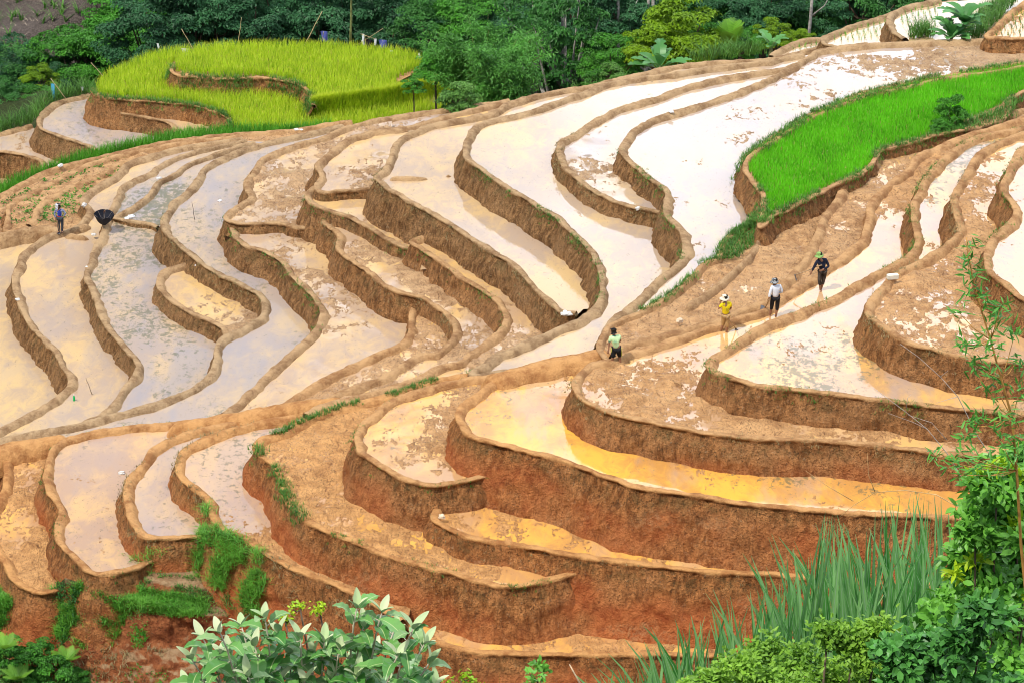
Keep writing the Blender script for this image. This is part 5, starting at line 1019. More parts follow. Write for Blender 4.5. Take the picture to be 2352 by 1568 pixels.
def banana(px, py, z, h, nl, seed, label, lean=0, L_=1.7):
    r = random.Random(seed); q = P(px, py, z); q = (q[0], q[1], min(z, 99)); root = empty('banana_plant', q, label=label, cat='banana plant')
    mesh_obj('stem', *tube([(0, 0, -1.5), (0, 0, -.2), (lean*.2, 0, .1*h)], [.14, .12, .08], 8), simple_mat('banana_stem', (.16, .18, .07), .6, .3, 5), root)
    for i in range(nl):
        a = i*2.4+seed; el = r.uniform(.45, 1.5); ln = L_*r.uniform(.8, 1.15); n = 22; pl = []
        for k in range(n+1):
            t_ = k/n; out = ln*(math.sin(min(1.5, (1-el*.55)+t_*.9))*t_)*.8; pl.append((lean*.2+math.cos(a)*out, math.sin(a)*out, .02*h + ln*el*t_*(1-.55*t_)))
        wd = [ln*.17*(math.sin(math.pi*min(1, max(0, (k/n-.12)/.9)))**.6)*(r.choice([1, 1, .93, .55]) if k > 3 else 1)+.012 for k in range(n+1)]
        mesh_obj('leaf', *ribbon(pl, wd, fold=.25), BANL, root, smooth=False, attrs={'rnd': np.full(3*(n+1), r.random()), 'tip': np.zeros(3*(n+1))})
banana(1515, 165, -5.2, 3.4, 11, 3, 'banana plant with tattered leaves at the wood edge left of the bright tree', L_=1.9)
banana(1770, 118, -5.2, 2.6, 7, 5, 'small banana plant below the yellow green bush', L_=1.4)
banana(2185, 92, -1.4, 1.9, 16, 7, 'dense banana plant on the bank at the top right, the lowest of the two', L_=1.5)
banana(2215, 62, -.9, 2.4, 16, 9, 'taller banana plant behind the dense one at the top right', L_=1.6)
def fern(loc, nf, ln, seed, label, mat, el0=1.1):
    r = random.Random(seed); root = empty('fern', loc, label=label, cat='fern')
    for i in range(nf):
        a = i*2.4+seed; bg = Bag(); n = 16; el = el0*r.uniform(.8, 1.1); pts_ = [V3(math.cos(a)*ln*math.cos(el)*t_, math.sin(a)*ln*math.cos(el)*t_, ln*math.sin(el)*(t_-.35*t_*t_)) for t_ in np.linspace(0, 1, n+1)]
        bg.add(*tube(pts_, [.012*(1-.7*k/n) for k in range(n+1)], 4)); s = V3(-math.sin(a), math.cos(a), 0)
        for k in range(2, n+1):
            w_ = ln*.27*math.sin(math.pi*(k/n)**.8*.93)+.02
            for sg in (-1, 1):
                tip = pts_[k]+s*sg*w_+(pts_[k]-pts_[k-1])*.9-V3(0, 0, .08*w_); b0 = pts_[k]; d_ = (pts_[k]-pts_[k-1])*.42; bg.add([b0-d_, b0+d_, (b0+tip)/2+d_*.9, tip, (b0+tip)/2-d_*.9], [(0, 1, 2, 4), (4, 2, 3)])
        mesh_obj('frond', np.vstack(bg.V), bg.F, mat, root, smooth=False, attrs={'rnd': np.full(bg.n, r.random()), 'tip': np.zeros(bg.n)})
fern(PD(1678, 108, 150), 9, 2.3, 2, 'bright yellow green tree fern at the wood edge beside the large bright tree', FERN, 1.25)
def tall_grass(poly, z, sp, h, seed, label, mat=GRASS, n=6, w_=.035):
    c = fill(pts(poly), z, sp, seed); 
    if len(c): blades('tall_grass', rep(c, n, sp*.3, seed), rng.uniform(.5, 1.1, len(c)*n)*h, w_, rng.uniform(.3, 1.2, len(c)*n), mat, seed, label=label, kind='stuff')
tall_grass('2210,88 2225,60 2260,20 2300,0 2345,-5 2310,30 2270,70 2250,90', LV['T1']+.1, .16, .7, 80, 'tall green grass on the bank at the top right')
tall_grass('2085,90 2090,70 2130,62 2150,85', LV['T1']-.1, .16, .9, 81, 'clump of tall grass left of the bananas')
tall_grass('1580,142 1600,125 1700,112 1760,112 1760,124 1650,140', -5.0, .25, 1.0, 82, 'long green grass along the wood edge below the bright tree')
tall_grass('70,262 90,235 130,215 180,205 215,205 210,218 150,228 110,245 85,275', LV['Y2']-.1, .22, 1.1, 83, 'long green grass between the far ponds and the wood')
tall_grass('-20,300 0,285 60,262 85,262 78,285 40,296 0,308', LV['Y3']-.1, .22, .9, 84, 'long green grass at the left edge above the lowest pond')
tall_grass('1290,214 1330,202 1400,190 1450,176 1450,182 1380,198', -5.0, .25, .6, 86, 'grass on the back of the ridge bund')
tall_grass('905,188 925,180 950,172 945,200 1000,235 1040,245 1000,248 930,215', LV['rice_low']-.2, .2, .6, 87, 'rough grass and weeds in the notch of the ripe rice', GRASS_DRY)
tall_grass('2140,308 2200,285 2270,262 2310,240 2345,225 2352,232 2290,270 2220,292 2150,315', LV['K']-.15, .15, .38, 88, 'rough green weeds at the end of the seedling bed')
tall_grass('1690,525 1735,512 1745,520 1735,560 1700,590 1660,598 1660,575 1680,545', LV['M1']-.1, .13, .25, 89, 'light green grass plot between the white field and the brown field')
tall_grass('395,158 440,168 500,172 590,172 660,182 705,198 715,215 690,200 640,188 540,186 440,180 400,170', LV['rice_high']-.6, .25, .35, 90, 'weeds on the bank between the two ripe rice terraces', GRASS_DRY)
o_ = place('dbush', 2186, 252, 118.0, .68, 'dark green pointed bush standing in the seedling bed', 'bush', sz=.95)
o_ = place('dbush', 2160, 288, 117.2, .36, 'low dark bush at the foot of the pointed bush', 'bush')
# weedy rows between the outer bunds
def weeds(poly, z, sp, seed, label, h=.16):
    c = fill(pts(poly), z, sp, seed); r = np.random.default_rng(seed); c = c[r.random(len(c)) < .75]; m = len(c)*7; C = np.repeat(c, 7, 0)+r.normal(size=(m, 3))*np.array([.07, .07, .03]); C[:, 2] += .05
    V, F, rn = leaf_cards(C, unit(r.normal(size=(m, 3))*np.array([1, 1, .4])+V3(0, 0, .3)), unit(r.normal(size=(m, 3))*.4+V3(0, 0, 1)), r.uniform(.6, 1.2, m)*h, r.uniform(.3, .6, m)*h, r=r)
    mesh_obj('weeds', V, F, LM['mid'], smooth=False, attrs={'rnd': rn}, label=label, kind='stuff')
zz_ = LV['a']-.2
weeds('20,520 20,485 45,462 80,442 115,420 165,395 225,372 300,352 300,362 250,378 190,402 135,432 95,460 75,490 70,512', LV['b']-.2, .30, 91, 'low green weeds in the second bare row behind the woman')
weeds('0,520 0,470 20,460 60,432 120,405 180,382 240,362 230,372 160,394 105,420 70,440 30,465 10,500', LV['a']-.2, .32, 92, 'low green weeds in the outermost bare row')
weeds('85,515 88,490 105,470 140,445 190,420 240,398 300,372 380,350 370,358 300,380 270,398 220,425 195,450 175,470 185,480 180,495 130,512', LV['c']-.2, .26, 93, 'low green weeds in the bare row directly behind the woman')
# maize on the far slope
m_ = inpoly(PX, PY, [(-80,-80),(470,-80),(430,30),(320,55),(240,110),(165,140),(110,220),(-80,220)]) & (gy > 178) & (gy < 240); r = np.random.default_rng(77)
c = scatter_ground([(-60,-60),(470,-60),(430,30),(320,55),(240,110),(165,140),(110,220),(-60,220)], .8, 78, (176, 240))
c = c[r.random(len(c)) < .55]; blades('maize_plants', rep(c, 9, .05, 79), rng.uniform(.5, 1.2, len(c)*9), .09, rng.uniform(.5, 1.3, len(c)*9), LM_M if 'LM_M' in globals() else GRASS, 79, label='young maize plants scattered over the grey brown far slope', kind='stuff')
c = scatter_ground([(-60,-60),(470,-60),(430,30),(320,55),(240,110),(165,140),(110,220),(-60,220)], .8, 98, (176, 240)); c = c[r.random(len(c)) < .6]
blades('dry_stalks', rep(c, 3, .3, 99), .25, .05, 2.2, simple_mat('pale_straw', (.45, .36, .27), .9, .3), 99, label='pale dry stalks strewn over the far maize slope', kind='stuff', seg=2)
# ---------------------------------------------------------------- red slope at the lower left
# the cut itself: a sheet from under the lowest banks, over a small shelf and down the cut face
SX = np.arange(-90, 760, 5.0); ex = [-90, 0, 60, 110, 150, 190, 220, 250, 325, 400, 450, 520, 600, 760]; ey = [1385, 1380, 1378, 1370, 1346, 1345, 1360, 1374, 1391, 1404, 1412, 1420, 1428, 1445]
ez = [-8.5, -8.4, -8.4, -8.1, -7.2, -7.15, -7.2, -7.35, -7.5, -7.5, -7.55, -7.8, -8.2, -8.9]; rows_ = []
for x in SX:
    ye = np.interp(x, ex, ey)+5*noise.noise((x*.03, 0, 0))+3*noise.noise((x*.11, 4, 0)); ze = np.interp(x, ex, ez); De = P(x, ye, ze)[1]; zt = ze+np.interp(x, [-90, 295, 330, 760], [-.5, -.5, .5, .5])
    key_y = [1240, ye-60, ye-25, ye-4, ye+6, ye+30, ye+75, ye+120, 1600, 1800]; key_d = [P(x, 1240, zt+(.4 if x > 320 else -1.2))[1], P(x, ye-60, zt)[1], P(x, ye-25, ze+(.12 if x > 320 else -.05))[1], De, De-.05, De-.12, De-.45, De-.95, De-2.0, De-4.5]
    yy = np.r_[np.linspace(1240, ye-60, 6)[:-1], np.linspace(ye-60, 1620, 66), 1700, 1800]; rows_.append([PD(x, y, np.interp(y, key_y, key_d)) for y in yy])
SP = np.array(rows_); nc, nr_ = SP.shape[:2]; SV = SP.reshape(-1, 3).copy(); yy_ = np.tile(np.arange(nr_), nc)
am = np.clip((yy_-12)/14, .25, 1)
d_ = vnoise(SV, (.7, .7, .7), 3)*.55 + vnoise(SV, (1.9, 1.9, 1.9), 5)*.30 + np.abs(vnoise(SV, (4.5, 4.5, 3), 6))*.22 + vnoise(SV, (10, 10, 8), 8)*.06
SV[:, 1] -= d_*am*.8; SV[:, 2] += d_*am*.25
ix = np.arange(nc*nr_).reshape(nc, nr_); F = np.c_[ix[:-1, :-1].ravel(), ix[:-1, 1:].ravel(), ix[1:, 1:].ravel(), ix[1:, :-1].ravel()]
sqx, sqy = proj(SV[:, 0], SV[:, 1], SV[:, 2]); gs = np.where(yy_ < 18, .42, .20)+np.where(sqx < 150, .12, 0)
mesh_obj('slope', SV, F, GROUND, attrs={'grass': gs, 'maize': np.zeros(len(SV))}, kind='structure')
def slope_pts(poly, dens, seed):
    r = np.random.default_rng(seed); ii = np.nonzero(inpoly(sqx, sqy, pts(poly)))[0]
    if not len(ii): return np.zeros((0, 3))
    c = SV[r.choice(ii, int(len(ii)*dens))]+r.normal(size=(int(len(ii)*dens), 3))*np.array([.05, .03, .02]); pn = np.array([fnoise(a*.8, b*.8, c_*.8+seed) for a, b, c_ in c]); return c[pn > -.22]
def slope_plants(poly, sp, seed, label, h, mat, name='grass', n=6, w_=.028, lean=(.4, 1.3)):
    c = slope_pts(poly, min(3.0, .05/sp**2), seed)
    if not len(c): print('none', label); return
    blades(name, rep(c, n, .06, seed), rng.uniform(.4, 1.1, len(c)*n)*h, w_, rng.uniform(*lean, len(c)*n), mat, seed, label=label, kind='stuff')
def slope_weeds(poly, dens, seed, label, L_, mat):
    c = slope_pts(poly, dens, seed); r = np.random.default_rng(seed); C = np.repeat(c, 9, 0)+r.normal(size=(len(c)*9, 3))*.07; m = len(C); C[:, 2] += .05; C[:, 1] -= .05
    V, F, rn = leaf_cards(C, unit(r.normal(size=(m, 3))+V3(0, -.3, .3)), unit(r.normal(size=(m, 3))*.5+V3(0, -.5, 1)), r.uniform(.6, 1.3, m)*L_, r.uniform(.35, .65, m)*L_, r=r); mesh_obj('weeds', V, F, mat, smooth=False, attrs={'rnd': rn}, label=label, kind='stuff')
GR2 = leaf_material('slope_grass', (.05, .17, .015), (.14, .36, .04), trans=.3, sc=1.2)
slope_plants('150,1345 190,1325 250,1335 330,1350 400,1365 470,1380 470,1415 400,1415 330,1405 250,1390 200,1372 160,1365', .14, 101, 'bright green grass fringe along the edge of the red cut', .26, GR2)
slope_plants('200,1330 300,1290 420,1290 520,1320 560,1370 520,1400 400,1370 300,1355', .22, 102, 'thin green weeds on the small shelf below the ponds', .16, GRASS)
slope_weeds('180,1340 260,1340 340,1350 440,1375 440,1400 330,1395 250,1380 190,1365', .45, 103, 'low leafy weeds along the upper edge of the red cut', .09, LM['mid'])
slope_plants('225,1400 270,1385 310,1410 300,1470 265,1490 240,1440', .17, 104, 'grass tuft hanging on the red cut', .34, GR2)
slope_plants('95,1365 165,1340 190,1360 180,1420 150,1480 120,1450 100,1400', .14, 105, 'grass hanging over the left end of the cut', .36, GR2)
slope_weeds('100,1365 165,1345 185,1370 165,1430 140,1490 110,1430', .5, 110, 'dark creeper hanging at the left end of the cut', .11, LM['deep'])
slope_plants('-40,1350 40,1348 78,1368 70,1410 20,1430 -40,1440', .13, 106, 'bushy grass at the left edge below the last field', .36, GR2)
slope_weeds('-40,1355 40,1350 80,1370 60,1420 -40,1450', .5, 116, 'leafy weeds at the left edge below the last field', .11, LM['mid'])
slope_plants('-40,1440 60,1420 120,1460 110,1500 0,1520', .2, 107, 'scattered green weeds on the left slope', .26, GRASS)
slope_plants('150,1470 300,1480 420,1500 420,1568 150,1568', .5, 108, 'sparse dry grass on the red slope', .25, GRASS_DRY, n=5)
slope_weeds('-40,1420 60,1400 150,1430 150,1500 60,1480 -40,1500', .3, 121, 'patchy green weeds covering the left slope', .10, LM['mid'])
slope_plants('200,1410 230,1400 240,1470 200,1500 170,1480', .2, 122, 'grass streak down the red cut', .3, GR2)
slope_weeds('150,1540 260,1520 420,1540 420,1600 150,1600', .10, 123, 'few low weeds at the bottom of the red slope', .09, LM['mid'])
slope_weeds('-40,1350 60,1350 150,1340 260,1320 420,1290 520,1300 600,1380 560,1440 430,1415 300,1420 180,1440 0,1520', .16, 124, 'low mixed weeds covering the shelf and slope', .07, LM['pale'])
slope_weeds('300,1440 345,1430 350,1490 330,1500 310,1480', .45, 117, 'small green creeper on the face of the red cut', .09, LM['mid'])
slope_plants('480,1290 600,1330 700,1400 640,1440 540,1420 480,1360', .3, 109, 'sparse weeds at the foot of the red wall', .2, GRASS_DRY, n=5)
# grass patches hanging on the wall of the lowest pond
def wall_grass(key, x0, x1, dens, h, seed, label, mat, drop=(.1, 1.6)):
    tr = [t_ for t_ in T if t_['key'] == key][0]; q, nr = tr['line'], tr['nrm']; qx, qy = proj(q[:, 0], q[:, 1], np.full(len(q), tr['h'])); ii = np.nonzero((qx > x0) & (qx < x1) & (qy > 1150))[0]; r = np.random.default_rng(seed); ii = r.choice(ii, int(len(ii)*dens))
    dz = r.uniform(*drop, len(ii)); off = .2 + .36*dz; C = np.c_[q[ii, 0]+nr[ii, 0]*off, q[ii, 1]+nr[ii, 1]*off, tr['h']-dz]; pn = np.array([fnoise(a*.9, b*.9, c*1.2) for a, b, c in C]); C = C[pn > -.12]
    C = rep(C, 7, .09, seed); C[:, 2] -= .05; blades('grass', C, r.uniform(.4, 1.1, len(C))*h, .026, r.uniform(.8, 1.9, len(C)), mat, seed+1, label=label, kind='stuff')
wall_grass('S', 478, 640, 34, .34, 111, 'thick green grass hanging on the wall below the small ponds', GR2, (-.05, 2.0))
wall_grass('S', 560, 660, 14, .26, 119, 'grass patch on the wall right of the thick tuft', GRASS, (.5, 2.4))
wall_grass('U', 310, 370, 10, .25, 112, 'patch of weeds on the wall of the strip pond', GR2, (.3, 1.3))
wall_grass('S', 640, 900, 3, .18, 113, 'dry weeds on the red wall', GRASS_DRY, (.1, 2.6))
place('dbush', 15, 1500, 87.4, .8, 'bush with dense green leaves at the lower left edge of the photo', 'bush'); place('dbush', 65, 1520, 87.2, .75, 'green bush left of the feathery one in the lower left corner', 'bush')
place('bush', 30, 1560, 86.6, .75, 'pale green bush in the very corner at the lower left', 'bush'); place('dbush', 118, 1540, 87.0, .8, 'feathery dark green bush rightmost of the lower left corner', 'bush'); place('dbush', 95, 1485, 88.0, .45, 'small dark bush on the red slope above the feathery one', 'bush')
place('dbush', 175, 1550, 87.4, .4, 'low green bush on the red slope beside the white litter', 'bush'); place('dbush', 335, 1450, 88.3, .3, 'hanging bush on the red cut face', 'bush'); 
for i, (x, y) in enumerate([(40, 1540), (10, 1470), (150, 1500)]):
    q = PD(x, y, 86.3 if i != 2 else 87.6); fern((q[0], q[1], q[2]-.35), 8, .8, i+3, ['fern with long fronds at the bottom of the left corner', 'fern at the left edge above the corner bushes', 'fern on the red slope right of the corner bushes'][i], FERN, .9)
# ---------------------------------------------------------------- near plants
def big_leaf_mat():
    n = NT('broad_leaf'); mid = n.attr('mid'); yg = n.attr('young'); rnd = n.attr('rnd'); ve = n.attr('vein')
    g = n.mix(n.math('MULTIPLY', rnd, .9), (.06, .22, .03), (.19, .42, .10)); g = n.mix(n.ramp(ve, .86, 1.0, 0, .35), g, (.22, .40, .17)); g = n.mix(n.ramp(mid, .10, .03), g, (.42, .55, .22))
    y = n.mix(rnd, (.42, .56, .26), (.68, .72, .46)); top = n.mix(yg, g, y)
    geo = n.n.new('ShaderNodeNewGeometry'); under = n.mix(rnd, (.26, .40, .20), (.46, .54, .34)); c = n.mix(geo.outputs['Backfacing'], top, under)
    n.set('Base Color', c); n.set('Roughness', n.mixf(yg, .38, .8)); n.set('Specular IOR Level', .5)
    tr_ = n.n.new('ShaderNodeBsdfTranslucent'); n.t.links.new(c, tr_.inputs[0]); mx = n.n.new('ShaderNodeMixShader'); mx.inputs[0].default_value = .18
    n.t.links.new(n.b.outputs[0], mx.inputs[1]); n.t.links.new(tr_.outputs[0], mx.inputs[2]); n.t.links.new(mx.outputs[0], n.out.inputs['Surface']); return n.m
BIGL = big_leaf_mat()
def broad_leaf(base, d, up, L_, W_, droop, young, r, acc):
    n, m = 14, 6; d = unit(d); s = unit(np.cross(d, up)); nn = np.cross(s, d); V = []; mid = []; vein = []; wv = r.uniform(0, 6)
    for i in range(n+1):
        t_ = i/n; w_ = W_*.5*(math.sin(math.pi*t_**.85)**.72)*(1-.12*t_)+.0015; c = base + d*L_*t_*(1-.10*droop*t_) - V3(0, 0, 1)*L_*droop*.55*t_*t_ + nn*L_*.05*math.sin(t_*3)
        for j in range(m+1):
            u = j/m*2-1; V.append(c + s*w_*u + nn*(abs(u)*w_*.38 + .006*math.sin(t_*22+wv)*abs(u)*(1-young))); mid.append(abs(u)); vein.append(.5+.5*math.cos((t_*9 - abs(u)*1.1)*2*math.pi))
    F = [(i*(m+1)+j, i*(m+1)+j+1, (i+1)*(m+1)+j+1, (i+1)*(m+1)+j) for i in range(n) for j in range(m)]
    acc['V'].append(np.array(V)); acc['F'] += [tuple(q+acc['n'] for q in f) for f in F]; acc['n'] += len(V); acc['mid'] += mid; acc['vein'] += vein; acc['young'] += [young]*len(V); acc['rnd'] += [r.random()]*len(V)
def broad_shrub(tips, dist, base_px, label, seed, scale=1.0):
    r = random.Random(seed); B0 = V3(*PD(*base_px, dist)); B0[2] = ground_z([B0[0]], [B0[1]])[0]; root = empty('broad_leaf_shrub', B0, label=label, cat='shrub'); acc = dict(V=[], F=[], n=0, mid=[], vein=[], young=[], rnd=[]); bg = Bag()
    for (x, y) in tips:
        tip = V3(*PD(x, y, dist+r.uniform(-.45, .45)))-B0; st = V3(tip[0]*.35+r.uniform(-.1, .1), tip[1]*.3, 0); n = 9
        pl = [st*(1-t_)**1.5 + tip*(1-(1-t_)**1.5) - V3(tip[0], tip[1], 0)*.12*math.sin(t_*3.1) for t_ in np.linspace(0, 1, n+1)]; bg.add(*tube(pl, [.016*(1-.72*i/n) for i in range(n+1)], 6)); ax = unit(pl[-1]-pl[-2])
        a0 = r.uniform(0, 6.28)
        for k in range(3):
            a = a0+k*2.1; d = ax*.8+V3(math.cos(a), math.sin(a), 0)*r.uniform(.35, 1.1); broad_leaf(pl[-1], d, V3(-math.cos(a), -math.sin(a), .6), r.uniform(.075, .12)*scale, .042*scale, -.1, 1.0, r, acc)
        for k in range(19):
            t_ = 1-.036*(k+.6)*1.0; i = min(n-1, int(t_*n)); f_ = t_*n-i; c = pl[i]*(1-f_)+pl[i+1]*f_; a = a0+1+k*2.4; el = r.uniform(-.1, .75) if k < 7 else r.uniform(-.4, .4)
            d = V3(math.cos(a)*math.cos(el), math.sin(a)*math.cos(el), math.sin(el)); Ls = r.uniform(.13, .20)*(.8 if k < 2 else 1)*scale; c2 = c+d*.03; bg.add(*tube([c, c2], [.0045, .003], 4))
            broad_leaf(c2, d, V3(0, 0, 1)+V3(-math.cos(a), -math.sin(a), 0)*.3, Ls, Ls*r.uniform(.46, .58), r.uniform(.3, .9), .25 if k < 2 and r.random() < .5 else 0.0, r, acc)
    bg.make('stems', simple_mat('pale_twig', (.50, .44, .32), .7, .2, 20), root)
    mesh_obj('leaves', np.vstack(acc['V']), acc['F'], BIGL, root, attrs={k: np.array(acc[k]) for k in ('mid', 'vein', 'young', 'rnd')})
tips = [(465, 1432), (505, 1420), (555, 1405), (608, 1385), (640, 1420), (690, 1430), (745, 1440), (820, 1362), (835, 1405), (878, 1372), (905, 1415), (950, 1410), (975, 1445), (440, 1480), (430, 1540), (985, 1490), (1000, 1540), (720, 1470), (665, 1470), (585, 1450), (530, 1470), (780, 1455), (860, 1460), (915, 1470), (490, 1510), (570, 1520), (640, 1530), (700, 1530), (760, 1530), (820, 1520), (880, 1540), (940, 1530), (600, 1490), (470, 1560), (540, 1575), (610, 1590), (690, 1590), (770, 1590), (850, 1590), (930, 1590), (975, 1580), (800, 1490), (505, 1465)]
tips = [(x, y+34) for x, y in tips]
broad_shrub(tips, 15.6, (700, 1750), 'large shrub with broad green leaves and pale young tips at the bottom of the photo', 21, 1.28)
# small-leaved bushes at the right
def leaf8(C, D, N, L_, W_, r):
    D = unit(D); S = unit(np.cross(D, N)); N = np.cross(S, D); L_ = L_[:, None]; W_ = W_[:, None]; p = [C]
    for t_, w_ in ((.3, .46), (.66, .40)):
        c = C+D*L_*t_-N*L_*.05*t_; p += [c-S*W_*w_+N*W_*.10, c, c+S*W_*w_+N*W_*.10]
    p.append(C+D*L_-N*L_*.12); V = np.stack(p, 1).reshape(-1, 3); k = (np.arange(len(C))*8)[:, None]
    q4 = np.vstack([k+np.array([[1, 2, 5, 4]]), k+np.array([[2, 3, 6, 5]])]); t3 = np.vstack([k+np.array([[0, 2, 1]]), k+np.array([[0, 3, 2]]), k+np.array([[4, 5, 7]]), k+np.array([[5, 6, 7]])])
    return V, [tuple(f) for f in q4.tolist()]+[tuple(f) for f in t3.tolist()], np.repeat(r.random(len(C)), 8)
NB = [leaf_material('bush_leaf', (.045, .18, .015), (.16, .40, .05), rough=.4, trans=.3, sc=2.2), leaf_material('bush_leaf_yellow', (.16, .34, .01), (.38, .52, .02), rough=.4, trans=.35, sc=3), leaf_material('bush_leaf_dark', (.025, .11, .018), (.09, .28, .05), rough=.35, trans=.2, sc=2.2)]
def near_bush(lobes, dist, label, seed, mat, L_=.06, per=260, base=None, tipmat=None):
    """lobes: photo centre x, y and radius in photo units"""
    r = np.random.default_rng(seed); bx, by = base or (lobes[0][0], 1700); B0 = V3(*PD(bx, by, dist)); B0[2] = ground_z([B0[0]], [B0[1]])[0]; root = empty('leafy_bush', B0, label=label, cat='bush'); bg = Bag(); pos = []; dr = []; tp = []
    for (x, y, rad) in lobes:
        c = V3(*PD(x, y, dist+r.uniform(-.3, .3)))-B0; R_ = rad*dist/FPX; n_t = max(3, int(rad/9))
        bg.add(*tube([V3(c[0]*.3, c[1]*.3, 0), V3(c[0]*.6, c[1]*.5, c[2]*.55), c], [.014, .010, .006], 5))
        for q in range(n_t):
            u = unit(r.normal(size=3)); u[2] = abs(u[2])*.8-.1; e = c+u*R_*r.uniform(.75, 1.15); bg.add(*tube([c, (c+e)/2+V3(0, 0, -.02), e], [.005, .004, .002], 4))
            for k in range(per//n_t): 
                t_ = r.uniform(.15, 1)**.7; p = c*(1-t_)+e*t_+r.normal(size=3)*R_*.30; pos.append(p); dr.append(u*.6+r.normal(size=3)*.8+V3(0, 0, -.2)); tp.append(t_)
    C = np.array(pos); D = np.array(dr); N = unit(r.normal(size=C.shape)*.5+V3(0, -.2, 1)); m = len(C); V, F, rn = leaf8(C, D, N, r.uniform(.6, 1.2, m)*L_, r.uniform(.4, .6, m)*L_, r)
    bg.make('twigs', BARK, root); mesh_obj('leaves', V, F, mat, root, smooth=False, attrs={'rnd': rn, 'tip': np.repeat(np.array(tp), 8)})
    if tipmat:
        C = np.array([V3(*PD(x+r.uniform(-rad*.6, rad*.6), y-rad*r.uniform(.5, .95), dist-.1))-B0 for (x, y, rad) in tipmat for _ in range(26)]); m = len(C)
        V, F, rn = leaf8(C, r.normal(size=C.shape)+V3(0, 0, .4), unit(r.normal(size=C.shape)*.5+V3(0, 0, 1)), r.uniform(.8, 1.3, m)*L_*1.1, r.uniform(.35, .5, m)*L_, r); mesh_obj('young_leaves', V, F, NB[1], root, smooth=False, attrs={'rnd': rn})
near_bush([(2330, 1080, 60), (2290, 1120, 55), (2345, 1180, 70), (2260, 1190, 50), (2300, 1260, 75), (2350, 1330, 80), (2230, 1290, 60), (2280, 1380, 80), (2200, 1390, 60), (2340, 1450, 90), (2240, 1470, 80), (2150, 1460, 60), (2300, 1540, 90), (2200, 1550, 80), (2110, 1540, 60), (2370, 1560, 80), (2370, 1240, 60), (2240, 1230, 40), (2270, 1600, 90), (2360, 1640, 90)], 15.0, 'tall leafy bush filling the right edge with yellow green shoot tips', 31, NB[0], .075, 640, (2300, 1760), [(2300, 1100, 40), (2350, 1130, 40), (2250, 1060+60, 30), (2345, 1230, 35), (2240, 1310, 30), (2190, 1340, 30), (2270, 1390, 30), (2340, 1400, 30)])
near_bush([(2200, 1500, 70), (2120, 1500, 55), (2060, 1520, 60), (2260, 1420, 50), (2180, 1580, 70), (2060, 1590, 60), (2300, 1600, 70)], 14.2, 'dark green low bush in front of the tall one in the lower right corner', 32, NB[2], .08, 520, (2150, 1760))
near_bush([(1700, 1540, 55), (1770, 1500, 50), (1840, 1520, 60), (1900, 1470, 50), (1960, 1500, 60), (2020, 1460, 50), (1640, 1570, 45), (1740, 1580, 60), (1830, 1590, 60), (1920, 1570, 60), (2000, 1560, 60), (2060, 1480, 45), (1570, 1590, 35)], 14.6, 'low sprawling bush with tiny light green leaves in front of the long grass', 33, leaf_material('bush_leaf_small', (.09, .22, .02), (.22, .40, .04), rough=.5, trans=.3, sc=2.5), .042, 800, (1850, 1760))
near_bush([(1235, 1560, 28), (1245, 1535, 22), (1225, 1590, 25)], 15.0, 'small seedling with rounded leaves at the bottom between shrub and long grass', 34, NB[0], .05, 45, (1240, 1700))
near_bush([(1060, 1560, 28), (1030, 1580, 26), (690, 1400, 22), (735, 1400, 22), (655, 1425, 20), (1090, 1575, 20)], 16.4, 'fine bright green plant poking up behind the broad leaved shrub', 35, NB[1], .032, 70, (900, 1760))
